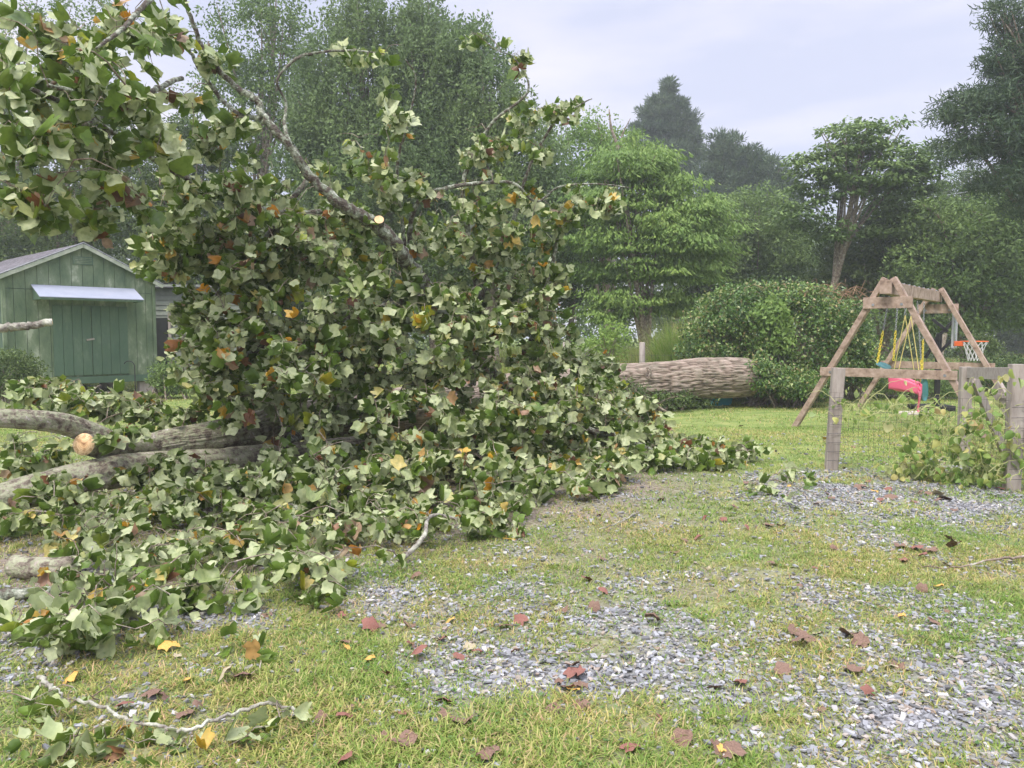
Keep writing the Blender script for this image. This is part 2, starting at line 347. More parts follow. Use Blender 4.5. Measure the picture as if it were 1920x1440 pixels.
def gravel_amount(x, y):
    px, py = to_px(x, y); g = np.zeros_like(px)
    for a, b, c, d, wt in GRAVEL: g = np.maximum(g, wt * np.exp(-(((px - a) / c) ** 2 + ((py - b) / d) ** 2) * .8))
    return np.clip(g * .95 + (fbm(x * 2.6, y * 2.6, 40) - .5) * 1.5 + (fbm(x * 9, y * 9, 43, 2) - .5) * .7 - .16, 0, 1.1) * (y < 12)
def under_tree(x, y):
    px, py = to_px(x, y); m = np.zeros_like(px)
    for a, b, c, d in ((450, 960, 420, 130), (850, 930, 420, 110), (150, 1080, 260, 120), (1150, 900, 200, 60)): m = np.maximum(m, np.exp(-(((px - a) / c) ** 2 + ((py - b) / d) ** 2) * 1.1))
    return m
def grid_sheet(x0, x1, y0, y1, st, hole=False):
    xs = np.arange(x0, x1 + st / 2, st); ys = np.arange(y0, y1 + st / 2, st); X, Y = np.meshgrid(xs, ys, indexing='ij'); nx, ny = X.shape
    i, j = np.meshgrid(np.arange(nx - 1), np.arange(ny - 1), indexing='ij')
    F = np.stack([i * ny + j, (i + 1) * ny + j, (i + 1) * ny + j + 1, i * ny + j + 1], -1).reshape(-1, 4)
    return X.ravel(), Y.ravel(), F
# one sheet with a graded spacing: fine near the camera, coarse towards the horizon
def graded():
    xs = np.unique(np.concatenate([np.arange(-12, 12.01, .06), np.linspace(12, 60, 60), np.linspace(60, 180, 14), -np.linspace(12, 60, 60), -np.linspace(60, 180, 14)]).round(4))
    ys = np.unique(np.concatenate([np.arange(-1, 14, .06), np.linspace(14, 60, 120), np.linspace(60, 240, 14), -np.linspace(1, 40, 12)]).round(4))
    X, Y = np.meshgrid(xs, ys, indexing='ij'); nx, ny = X.shape
    i, j = np.meshgrid(np.arange(nx - 1), np.arange(ny - 1), indexing='ij')
    return X.ravel(), Y.ravel(), np.stack([i * ny + j, (i + 1) * ny + j, (i + 1) * ny + j + 1, i * ny + j + 1], -1).reshape(-1, 4)
X, Y, Fg = graded()
Yc = np.maximum(Y, 2.2); ga = gravel_amount(X, Yc)
Z = gz(X, Y) + (fbm(X * 9, Y * 9, 60, 3) - .5) * .018
m, t, N, K, b = newmat('soil_and_turf')
at = N.new("ShaderNodeAttribute"); at.attribute_name = 'gravel'; au = N.new("ShaderNodeAttribute"); au.attribute_name = 'bare'
tc = N.new("ShaderNodeTexCoord")
n = N.new("ShaderNodeTexNoise"); n.inputs['Scale'].default_value = 3; n.inputs['Detail'].default_value = 9; K(tc.outputs['Object'], n.inputs['Vector'])
n2 = N.new("ShaderNodeTexNoise"); n2.inputs['Scale'].default_value = 35; n2.inputs['Detail'].default_value = 5; K(tc.outputs['Object'], n2.inputs['Vector'])
turf = ramp(N, [(.3, (.11, .16, .045)), (.5, (.18, .24, .065)), (.7, (.27, .29, .10))]); K(n.outputs[0], turf.inputs[0])
soil = ramp(N, [(.3, (.13, .10, .075)), (.5, (.22, .18, .14)), (.7, (.33, .30, .26))]); K(n2.outputs[0], soil.inputs[0])
grv = ramp(N, [(.3, (.14, .14, .14)), (.5, (.25, .25, .26)), (.7, (.38, .39, .42))]); K(n2.outputs[0], grv.inputs[0])
m1 = N.new("ShaderNodeMixRGB"); K(au.outputs['Fac'], m1.inputs[0]); K(turf.outputs[0], m1.inputs[1]); K(soil.outputs[0], m1.inputs[2])
m2 = N.new("ShaderNodeMixRGB"); K(at.outputs['Fac'], m2.inputs[0]); K(m1.outputs[0], m2.inputs[1]); K(grv.outputs[0], m2.inputs[2])
K(m2.outputs[0], b.inputs['Base Color']); b.inputs['Roughness'].default_value = .95; b.inputs['Specular IOR Level'].default_value = .1
bp = N.new("ShaderNodeBump"); bp.inputs['Distance'].default_value = .02; bp.inputs['Strength'].default_value = .7; K(n2.outputs[0], bp.inputs['Height']); K(bp.outputs[0], b.inputs['Normal'])
M['ground'] = m
g = mesh('ground', np.stack([X, Y, Z], -1), Fg, m, None, True); tag(g, kind='structure')
near = np.clip((9 - Y) / 4, 0, 1)
for nm, val in (('gravel', np.clip(ga, 0, 1)), ('bare', np.clip(near * (.55 + (fbm(X * 3, Y * 3, 5) - .5)) + under_tree(X, Yc) * .9, 0, 1))):
    at = g.data.attributes.new(nm, 'FLOAT', 'POINT'); at.data.foreach_set('value', val.astype(np.float32))

# gravel: angular chips
def scatter_px(n, x0, x1, y0, y1):
    """random ground points within the field of view, even on the ground"""
    Ys = np.sqrt(R.uniform(y0 ** 2, y1 ** 2, n)); u = R.uniform(x0, x1, n); return (u - 960) / F_PX * Ys * 1.0, Ys
def stones(n, y0, y1, smin, smax, mk):
    x, y = scatter_px(n, -500, 2500, y0, y1); a = gravel_amount(x, y)
    k = R.uniform(0, 1, n) < np.clip(a * 1.15, .05, 1); x, y = x[k], y[k]; n = len(x)
    s = R.uniform(smin, smax, n) * R.choice([.6, 1, 1, 1.4], n)
    c = np.array([(-1, -1, -1), (1, -1, -1), (1, 1, -1), (-1, 1, -1), (-1, -1, 1), (1, -1, 1), (1, 1, 1), (-1, 1, 1)], float) * .5
    V = c[None] * np.stack([s * R.uniform(.7, 1.4, n), s * R.uniform(.45, .9, n), s * R.uniform(.2, .45, n)], -1)[:, None, :] * R.uniform(.55, 1.25, (n, 8, 3))
    a = R.uniform(0, 6.3, n); tl = R.normal(0, .35, n)
    ca, sa, ct, st = np.cos(a)[:, None], np.sin(a)[:, None], np.cos(tl)[:, None], np.sin(tl)[:, None]
    X0 = V[..., 0] * ct - V[..., 2] * st; Z0 = V[..., 0] * st + V[..., 2] * ct
    V = np.stack([X0 * ca - V[..., 1] * sa, X0 * sa + V[..., 1] * ca, Z0], -1) + np.stack([x, y, gz(x, y) + s * .12 + R.uniform(0, .008, n)], -1)[:, None, :]
    f = np.array([(3, 2, 1, 0), (4, 5, 6, 7), (0, 1, 5, 4), (1, 2, 6, 5), (2, 3, 7, 6), (3, 0, 4, 7)])
    return V.reshape(-1, 3), (f[None] + np.arange(n)[:, None, None] * 8).reshape(-1, 4)
M['stone'] = mat_leaf('slate_chips', [(0, (.11, .11, .11)), (.25, (.20, .205, .215)), (.5, (.29, .30, .32)), (.7, (.38, .39, .405)), (.82, (.30, .255, .20)), (.9, (.46, .45, .42)), (.93, (.56, .55, .53)), (1, (.24, .17, .12))], trans=0, rough=.7, spec=.3)
V1, F1 = stones(155000, 2.3, 8.0, .011, .027, 0); V2, F2 = stones(37000, 8.0, 12, .022, .038, 1)
tag(mesh('gravel', np.vstack([V1, V2]), np.vstack([F1, F2 + len(V1)]), M['stone']), 'pale blue grey angular gravel chips showing through thin grass', 'gravel', kind='stuff')

# grass
def blades(x, y, ln, wd, spread, z0=None):
    n = len(x); a = R.uniform(0, 6.283, n); lean = np.abs(R.normal(spread, .28, n)); lean = np.clip(lean, .1, 1.45)
    d = np.stack([np.cos(a) * np.sin(lean), np.sin(a) * np.sin(lean), np.cos(lean)], -1)
    sd = np.stack([-np.sin(a), np.cos(a), np.zeros(n)], -1) * (wd / 2)[:, None]
    b0 = np.stack([x, y, (gz(x, y) - .004) if z0 is None else z0], -1)
    mid = b0 + d * (ln * .55)[:, None]; d2 = d + np.stack([np.cos(a) * .5, np.sin(a) * .5, -.55 * np.ones(n)], -1) * R.uniform(.2, 1.2, n)[:, None]
    d2 /= np.linalg.norm(d2, axis=1)[:, None]; tip = mid + d2 * (ln * .5)[:, None]
    V = np.stack([b0 - sd, b0 + sd, mid + sd * .85, mid - sd * .85, tip], 1).reshape(-1, 3); o = np.arange(n)[:, None] * 5
    return V, [o + [0, 1, 2, 3], o + [3, 2, 4]]
def join(parts):
    """parts: (V, [faces...]) -> one V, one list"""
    Vs, q = [], {}; off = 0
    for V, fl in parts:
        for f in fl: q.setdefault(f.shape[1], []).append(f + off)
        Vs.append(V); off += len(V)
    return np.concatenate(Vs), [np.concatenate(f) for f in q.values()]
def tufted(n, y0, y1, per, rad):
    cx, cy = scatter_px(n // per, -500, 2500, y0, y1); x = np.repeat(cx, per); y = np.repeat(cy, per)
    return x + R.normal(0, rad, len(x)), y + R.normal(0, rad, len(y))
def grass_keep(x, y, base=1.0):
    ga = gravel_amount(x, y); ut = under_tree(x, y); pt = fbm(x * 1.7, y * 1.7, 77)
    d = (1 - ga * .9) * (1 - ut * .75) * np.clip(.35 + 1.5 * (pt - .3), .2, 1)
    px, py = to_px(x, y)
    d = d + .8 * np.exp(-(((px - 850) / 420) ** 2 + ((py - 1420) / 90) ** 2)) + .5 * np.exp(-(((px - 560) / 170) ** 2 + ((py - 1290) / 90) ** 2))
    return R.uniform(0, 1, len(x)) < np.clip(d, 0, 1) * base
x, y = tufted(430000, 2.2, 6.2, 11, .028); k = grass_keep(x, y); x, y = x[k], y[k]
px, py = to_px(x, y); lush = np.exp(-(((px - 850) / 420) ** 2 + ((py - 1420) / 90) ** 2)) + .6 * np.exp(-(((px - 560) / 150) ** 2 + ((py - 1290) / 90) ** 2))
A1 = blades(x, y, R.uniform(.028, .06, len(x)) * (1 + .6 * lush), R.uniform(.003, .006, len(x)) * (1 + .35 * lush), .95)
x, y = tufted(400000, 6.2, 13, 8, .05); k = grass_keep(x, y); x, y = x[k], y[k]
A2 = blades(x, y, R.uniform(.03, .065, len(x)), R.uniform(.005, .010, len(x)), .9)
x, y = tufted(185000, 13, 26, 6, .12); k = R.uniform(0, 1, len(x)) < np.clip(.3 + 1.6 * (fbm(x * .8, y * .8, 12) - .3), .2, 1); x, y = x[k], y[k]
A3 = blades(x, y, R.uniform(.035, .075, len(x)), R.uniform(.008, .016, len(x)), .8)
cx, cy = scatter_px(2200, -500, 2500, 2.3, 8.5); k = grass_keep(cx, cy, .9); cx, cy = cx[k], cy[k]; x = np.repeat(cx, 30); y = np.repeat(cy, 30)
x = x + R.normal(0, .014, len(x)); y = y + R.normal(0, .014, len(y)); A4 = blades(x, y, R.uniform(.03, .085, len(x)), R.uniform(.0035, .0075, len(x)), 1.05)
V, Fl = join([A1, A2, A3, A4])
M['grass'] = mat_leaf('grass_blade', [(0, (.15, .25, .05)), (.35, (.24, .35, .075)), (.6, (.36, .43, .115)), (.8, (.50, .50, .19)), (.92, (.56, .46, .25)), (1, (.36, .25, .14))], trans=.35, rough=.55, spec=.25,
                      nscale=.9, nstops=[(.36, (.74, .90, .68)), (.48, (.98, .98, .92)), (.60, (1.22, 1.02, 1.1))])
tag(mesh('grass', V, Fl, M['grass']), 'short patchy yellow green grass growing through gravel and over the lawn', 'grass', kind='stuff')
# broad-leaved weeds and clover low in the turf
x, y = tufted(37000, 2.2, 9, 6, .05); k = grass_keep(x, y, .8) & (fbm(x * .9, y * .9, 201) > .5); x, y = x[k], y[k]; n = len(x)
a = R.uniform(0, 6.3, n); V, Fq = cards(np.stack([x, y, gz(x, y) + R.uniform(.006, .03, n)], -1), np.stack([np.cos(a), np.sin(a), R.uniform(0, .5, n)], -1), np.tile([0, 0, 1.], (n, 1)) + R.normal(0, .3, (n, 3)), R.uniform(.012, .026, n), R.uniform(.009, .018, n))
M['clover'] = mat_leaf('clover', [(0, (.06, .14, .03)), (1, (.14, .26, .06))], trans=.25)
tag(mesh('ground_cover', V, Fq, M['clover']), 'low green clover and weeds among the grass', 'weeds', kind='stuff')

# ------------------------------------------------------------------ fallen tulip tree
tree = thing('fallen_tree', G(600, 900), 'huge uprooted broadleaf tree lying across the lawn with a wilting pale green crown', 'fallen tree')
TR = tree
trunk = pxpath([(1405, 709, 16.5, .39), (1385, 709, 16.4, .41), (1300, 711, 16.1, .41), (1200, 716, 15.7, .41), (1090, 724, 15.0, .40), (900, 750, 12.6, .36), (700, 775, 10.2, .30), (550, 788, 9.0, .24), (430, 814, 8.1, .185), (340, 827, 7.75, .155), (250, 839, 7.45, .13), (205, 841, 7.25, .118)], 42)
bark_tube('trunk', trunk, 170, tree, None, .034, fu=38, fv=4.0, cap_start=True)
# knot swellings with dark scars
for px_, py_, Y_ in ((1215, 700, 15.32), (1282, 712, 15.72)):
    c = P(px_, py_, Y_); th = np.linspace(0, 6.28, 30); pts = [c + np.array([.05 * math.cos(a) + .02 * math.sin(3 * a), -.0 + .02 * math.cos(a), .11 * math.sin(a)]) for a in th]
    MB().tube(pts, .018, 6).build('branch_scar', M['twig'], tree, True)
fork = pxpath([(300, 833, 7.6, .12), (220, 830, 7.25, .112), (165, 810, 7.05, .108), (115, 794, 6.85, .10), (50, 787, 6.6, .092), (-20, 785, 6.4, .086), (-160, 788, 6.1, .08)], 14)
bark_tube('limb', fork, 48, tree, None, .018, fu=20, fv=3)
stub = pxpath([(250, 839, 7.45, .125), (205, 840, 7.2, .118), (172, 834, 7.0, .108), (157, 833, 6.88, .102)], 10)
st = bark_tube('sawn_stub', stub, 48, tree, None, .014, fu=20, fv=3, cap_end=True)
low = pxpath([(700, 850, 9.0, .22), (560, 862, 8.3, .21), (400, 870, 7.7, .17), (250, 880, 7.2, .16), (120, 906, 6.75, .148), (0, 938, 6.4, .138), (-170, 985, 6.0, .125)], 16)
bark_tube('limb', low, 64, tree, None, .022, fu=18, fv=2.5)
limbs = [
 [(960, 760, 11, .16), (880, 660, 9.8, .13), (800, 540, 9.1, .10), (750, 475, 8.2, .085), (710, 425, 7.9, .073), (640, 384, 7.6, .056), (580, 330, 7.45, .048), (540, 270, 7.35, .041), (495, 222, 7.3, .036), (482, 190, 7.3, .032), (440, 160, 7.3, .028), (392, 112, 7.3, .025), (360, 40, 7.15, .02), (335, -40, 7.0, .016)],
 [(495, 222, 7.3, .026), (450, 215, 7.3, .023), (410, 180, 7.45, .021), (375, 130, 7.3, .019), (350, 90, 7.2, .015), (300, 60, 7.0, .01)],
 [(543, 275, 7.4, .022), (534, 235, 7.5, .018), (536, 192, 7.6, .013), (520, 150, 7.5, .010), (556, 110, 7.6, .016), (600, 98, 7.7, .013), (660, 95, 7.8, .010), (720, 100, 7.9, .006)],
 [(770, 480, 8.9, .030), (770, 420, 8.7, .028), (790, 372, 8.6, .026), (840, 352, 8.6, .024), (900, 343, 8.7, .021), (965, 345, 8.9, .018), (1005, 378, 9.0, .014), (1050, 350, 9.1, .011), (1120, 345, 9.2, .009), (1180, 352, 9.3, .006)],
 [(760, 470, 8.8, .022), (752, 400, 8.6, .020), (745, 310, 8.3, .016), (765, 230, 8.2, .012), (780, 150, 8.1, .009), (760, 110, 8.0, .006)],
 [(900, 560, 9.4, .045), (880, 450, 9.3, .038), (870, 340, 9.2, .028), (920, 235, 9.2, .02), (990, 170, 9.2, .014), (965, 110, 9.2, .009), (940, 98, 9.2, .005)],
 [(900, 560, 9.4, .04), (960, 420, 9.6, .03), (990, 320, 9.6, .022), (1040, 230, 9.5, .016), (1090, 195, 9.5, .010), (1110, 185, 9.5, .006)],
 [(640, 384, 8.4, .03), (560, 400, 8.0, .028), (440, 380, 7.5, .024), (340, 330, 7.0, .022), (230, 260, 6.2, .024), (130, 200, 5.6, .02), (20, 150, 5.1, .014)],
 [(340, 145, 7.2, .022), (280, 172, 6.4, .026), (225, 190, 5.9, .028), (165, 180, 5.5, .024), (90, 160, 5.1, .014)],
 [(225, 190, 5.9, .018), (170, 230, 5.6, .018), (100, 260, 5.3, .014), (40, 250, 5.0, .010)],
 [(350, -60, 6.2, .02), (280, 0, 5.7, .019), (225, 58, 5.4, .016), (180, 90, 5.2, .008)],
 [(580, 330, 8.15, .03), (480, 470, 7.9, .03), (400, 560, 7.8, .026), (340, 640, 7.8, .018)],
 [(800, 540, 9.1, .07), (660, 600, 8.4, .05), (520, 640, 7.8, .035), (400, 700, 7.4, .02)],
 [(960, 760, 11, .10), (1000, 640, 10, .06), (1030, 520, 9.8, .035), (1050, 430, 9.7, .018)],
 [(900, 760, 10.5, .12), (1000, 800, 9.5, .07), (1130, 810, 9.4, .04), (1260, 860, 9.3, .022), (1360, 905, 9.2, .012), (1420, 935, 9.1, .006)],
 [(900, 760, 10.2, .12), (900, 830, 8.8, .07), (950, 920, 7.6, .035), (1010, 990, 6.9, .016)],
 [(700, 790, 9.6, .12), (700, 860, 8.2, .07), (660, 950, 6.8, .04), (600, 1030, 5.9, .02)],
 [(560, 810, 8.9, .09), (500, 880, 7.5, .05), (400, 950, 6.4, .03), (300, 1040, 5.5, .016)],
 [(640, 1015, 6.1, .012), (560, 955, 6.3, .022), (480, 928, 6.5, .028), (400, 905, 6.8, .03)],
 [(960, 1010, 6.0, .004), (820, 965, 5.6, .013), (795, 1005, 5.35, .016), (765, 1040, 5.2, .018), (748, 1050, 5.1, .016)],
 [(-260, 645, 4.7, .034), (-100, 628, 4.8, .031), (0, 615, 4.9, .028), (50, 611, 4.95, .025), (96, 604, 5.0, .023)],
 [(120, 925, 6.7, .05), (160, 1010, 5.8, .035), (200, 1090, 4.9, .02), (230, 1180, 4.2, .010)],
]
skel = []; skr = []
for i, rows in enumerate(limbs):
    p = pxpath(rows, 9); j = R.normal(0, 1, (len(p), 3)) * np.minimum(p[:, 3:4] * .18, .008); p[:, :3] += j
    if 15 <= i <= 18 or i == 19 or i == 21: p[:, 2] = np.maximum(p[:, 2], p[:, 3] + .02)
    Vt, Ft = tube_np(p[:, :3], p[:, 3], 10); Vt += R.normal(0, .06, Vt.shape) * np.repeat(p[:, 3], 10)[:, None]
    caps = [tuple(range(9, -1, -1)), tuple(range(len(Vt) - 10, len(Vt)))]
    o = mesh('limb' if rows[0][3] > .04 else 'branch', Vt, [tuple(q) for q in Ft.tolist()] + caps, [M['palebark'] if i in (19, 20) else M['limb'], M['cut']], tree, True, [0] * (len(Ft) + 1) + [1 if i in (20,) else 0])
    if i != 20: skel.append(p[:, :3]); skr.append(p[:, 3])
for q in (trunk, low, fork): skel.append(q[::3, :3][5:]); skr.append(q[::3, 3][5:])
# the round sawn cut on the arching limb
a = P(712, 428, 7.9); b = P(711, 413, 7.78)
o = mesh('sawn_stub', *(lambda VF: (VF[0], [tuple(q) for q in VF[1].tolist()] + [tuple(range(16, 32))]))(tube_np([a, b + (b - a) * .1], [.05, .048], 16)), [M['limb'], M['cut']], tree, False, [0] * 16 + [1])

BLOBS = [  # px, py, Y, rx, ry (pixels), depth (m), twigs, leaf scale
 (60, 110, 5.2, 170, 120, .8, 32, 1), (210, 120, 5.7, 130, 110, .7, 20, 1), (90, 290, 5.4, 150, 120, .7, 34, 1), (250, 300, 6.1, 120, 110, .7, 30, 1), (340, 220, 7, 70, 80, .6, 18, 1), (290, 40, 6.3, 90, 50, .6, 16, 1),
 (60, 385, 5.6, 70, 40, .4, 12, 1), (180, 400, 6.0, 40, 40, .3, 6, 1), (395, 130, 7.2, 40, 60, .4, 8, 1), (420, 250, 7.5, 60, 60, .5, 14, 1),
 (340, 400, 7.4, 90, 90, .7, 34, 1), (310, 470, 7.6, 70, 45, .5, 18, 1), (470, 340, 7.7, 90, 70, .7, 26, 1), (480, 450, 7.9, 130, 100, .9, 80, 1), (430, 560, 7.8, 120, 130, .9, 85, 1), (370, 640, 7.7, 60, 110, .7, 34, 1),
 (600, 560, 8.2, 170, 130, 1.1, 120, 1), (520, 700, 7.7, 180, 110, 1.1, 130, 1), (620, 430, 8.2, 90, 70, .7, 36, 1), (760, 620, 8.6, 170, 110, 1.1, 110, 1), (900, 590, 9.2, 130, 90, 1.1, 80, 1), (1000, 530, 9.7, 75, 70, .8, 44, 1),
 (1020, 650, 10, 80, 80, 1., 55, 1), (780, 780, 8.4, 230, 110, 1.4, 170, 1), (1000, 760, 9.2, 160, 100, 1.3, 110, 1), (1120, 750, 10.2, 90, 60, 1., 50, 1), (1115, 695, 10.6, 50, 45, .8, 26, 1), (1190, 790, 10., 70, 55, .8, 40, 1), (1180, 850, 9.5, 120, 75, 1.1, 80, 1), (1275, 865, 9.3, 90, 55, .9, 52, 1), (1330, 900, 9.2, 70, 38, .7, 26, 1),
 (1375, 920, 9.1, 60, 28, .6, 18, 1), (640, 300, 8.3, 110, 70, .8, 18, 1), (750, 190, 8.2, 50, 80, .5, 14, 1), (700, 90, 7.9, 90, 25, .4, 7, 1), (860, 430, 9.1, 110, 70, .9, 40, 1), (980, 420, 9.5, 80, 100, .9, 34, 1), (770, 360, 8.6, 80, 60, .6, 16, 1),
 (900, 280, 9.2, 50, 60, .6, 14, 1), (1000, 240, 9.4, 80, 60, .7, 26, 1), (1080, 200, 9.5, 40, 30, .4, 8, 1), (980, 115, 9.2, 30, 25, .3, 5, 1), (1090, 375, 9.4, 80, 45, .6, 16, 1), (885, 70, 9.2, 22, 22, .2, 3, 1),
 (600, 900, 7.3, 220, 80, 1.2, 130, 1), (860, 900, 7.3, 180, 90, 1.2, 120, 1), (1060, 920, 8.0, 150, 55, 1., 70, 1), (400, 940, 6.5, 170, 70, .9, 60, 1), (180, 975, 6.1, 170, 45, .7, 34, 1), (300, 1040, 5.5, 200, 50, .7, 36, 1),
 (580, 1020, 5.9, 210, 55, .8, 62, 1), (840, 1010, 6.1, 170, 50, .8, 60, 1), (480, 1095, 5.0, 160, 40, .5, 27, 1), (170, 1120, 4.6, 150, 45, .5, 17, 1), (120, 1195, 4.0, 120, 40, .35, 14, 1), (330, 1170, 4.3, 130, 32, .35, 13, 1),
 (200, 1235, 3.8, 170, 28, .25, 9, 1), (600, 1150, 4.5, 70, 22, .25, 6, 1), (420, 1180, 4.2, 90, 24, .25, 7, 1), (90, 735, 8.4, 120, 30, .5, 34, 1), (230, 755, 8.3, 100, 26, .5, 26, 1), (330, 780, 8.2, 60, 30, .4, 18, 1), (60, 850, 7.6, 80, 45, .5, 16, 1), (320, 875, 7.0, 110, 28, .3, 16, 1), (90, 900, 6.3, 90, 22, .3, 7, 1), (230, 810, 7.0, 60, 20, .3, 6, 1), (20, 990, 5.9, 70, 30, .4, 10, 1), (100, 1265, 3.55, 110, 22, .2, 9, 1), (580, 1125, 4.65, 80, 26, .3, 10, 1),
]
def grow(skel, skr, targets, step=.09, sag=.10, rt=.0022):
    """join every target to the nearest point of the growing skeleton with a curved twig; returns twigs"""
    S = np.concatenate(skel); RR = np.concatenate(skr); cap = len(S) + len(targets) * 40
    B = np.zeros((cap, 3)); B[:len(S)] = S; nB = len(S); tw = []
    dmin = np.array([np.min(((S - q) ** 2).sum(1)) for q in targets]); order = np.argsort(dmin)
    par = {}
    for q in targets[order]:
        d2 = ((B[:nB] - q) ** 2).sum(1); j = int(np.argmin(d2 * R.uniform(.8, 1.2, nB))); a = B[j]; L_ = math.sqrt(((a - q) ** 2).sum())
        if L_ < .06: continue
        k = max(3, int(L_ / step)); tt = np.linspace(0, 1, k + 1)[:, None]
        c1 = a + (q - a) * .45 + R.normal(0, .12, 3) * L_ + np.array([0, 0, .22 * L_])
        pts = (1 - tt) ** 2 * a + 2 * tt * (1 - tt) * c1 + tt ** 2 * q
        pts[1:-1] += R.normal(0, .012, pts[1:-1].shape)
        new = pts[1:]; B[nB:nB + len(new)] = new; nB += len(new); tw.append(pts)
    return tw
def crown_targets(bl, zmin=.06):
    T = []
    for (a, b_, Yd, rx, ry, dp, nt_, s_) in bl:
        v = rdir(nt_) * (R.uniform(.15, 1, nt_) ** .45)[:, None]; v[:, 1] -= .0
        p = np.array([P(a + rx * q[0], b_ + ry * q[2], max(2.5, Yd + dp * q[1])) for q in v]); p[:, 2] = np.maximum(p[:, 2], zmin + R.uniform(0, .34, len(p)) ** 1.3); T.append(p)
    return np.concatenate(T)
def twig_mesh(tw, rt=.0028):
    parts = []
    for p in tw:
        L_ = np.linalg.norm(p[0] - p[-1]); r = np.linspace(rt + .008 * min(1, L_), rt * .7, len(p)); V, Fq = tube_np(p, r, 5); parts.append((V, [Fq]))
    return join(parts)
def dress(tw, per, sz, droop=1.0, zmin=.02, span=.38, zbias=-1.0):
    base, dv, nn, ss, pf = [], [], [], [], []
    for p in tw:
        seg = np.linalg.norm(np.diff(p, axis=0), axis=1); s = np.concatenate([[0], np.cumsum(seg)]); Lt = s[-1]
        k = int(R.integers(per[0], per[1] + 1) * (1 + .5 * max(0, Lt - .5))); t0 = max(0, Lt - span * (1 + .8 * max(0, Lt - .5)))
        u = np.sort(t0 + (Lt - t0) * R.uniform(0, 1, k) ** .7); u[-1] = Lt
        q = np.stack([np.interp(u, s, p[:, c]) for c in range(3)], -1)
        out = rdir(k) * [1, 1, .5]; pet = out * R.uniform(.04, .09, k)[:, None] + np.array([0, 0, -.035])
        b = q + pet; b[:, 2] = np.maximum(b[:, 2], zmin)
        d = out * .75 + np.array([0, 0, zbias * droop]) * R.uniform(.3, 1.9, k)[:, None] + rdir(k) * .30
        base.append(b); dv.append(d); pf.append(q); ss.append(np.full(k, 1.))
    base = np.concatenate(base); dv = np.concatenate(dv); pf = np.concatenate(pf); n = len(base)
    near_g = base[:, 2] < .10; dv[near_g, 2] = R.uniform(-.35, .15, near_g.sum())
    nn = rdir(n) * [1, 1, .8] + np.array([0, .30, -.32]); nn[near_g] = rdir(near_g.sum()) * 1.0 + [0, 0, .6] * R.choice([-1, 1, -1], near_g.sum())[:, None]
    size = R.uniform(sz[0], sz[1], n) * R.choice([.5, .75, 1, 1, 1.15, 1.3], n)
    size = size * np.where((base[:, 1] < 6.6) & (base[:, 2] > 1.9), 1.08, np.where((base[:, 1] < 6.2) & (base[:, 2] < .8), .84, 1))
    return place_leaves(base, dv, nn, size, pet_from=pf)
TG = crown_targets([b[:6] + (int(b[6] * (.95 if b[1] < 350 else (1.0 if b[1] > 1000 else 1.38))) + 1, 1) for b in BLOBS])
gn = vnoise(TG[:, 0] * 2.9, TG[:, 1] * 2.9, TG[:, 2] * 3.2, 123); TG = TG[gn > .27]
tw = grow(skel, skr, TG)
bare = grow(skel, skr, crown_targets([(a, b_, y_, rx * 1.12, ry * 1.15, dp, max(1, int(n_ * .26)), 1) for a, b_, y_, rx, ry, dp, n_, s__ in BLOBS]))
V, Fl = twig_mesh(bare, .0022); tag(mesh('bare_twigs', V, Fl, M['twig'], tree, True), kind='stuff')
V, Fl = twig_mesh(tw); tag(mesh('twigs', V, Fl, M['twig'], tree, True), kind='stuff')
V, Fl = dress(tw, (6, 13), (.068, .132)); V[:, 2] = np.maximum(V[:, 2], .012 + 0 * V[:, 2])
tag(mesh('foliage', V, Fl, M['tulip'], tree, True), kind='stuff')
print('tulip leaves', len(V) // 24, 'twigs', len(tw))

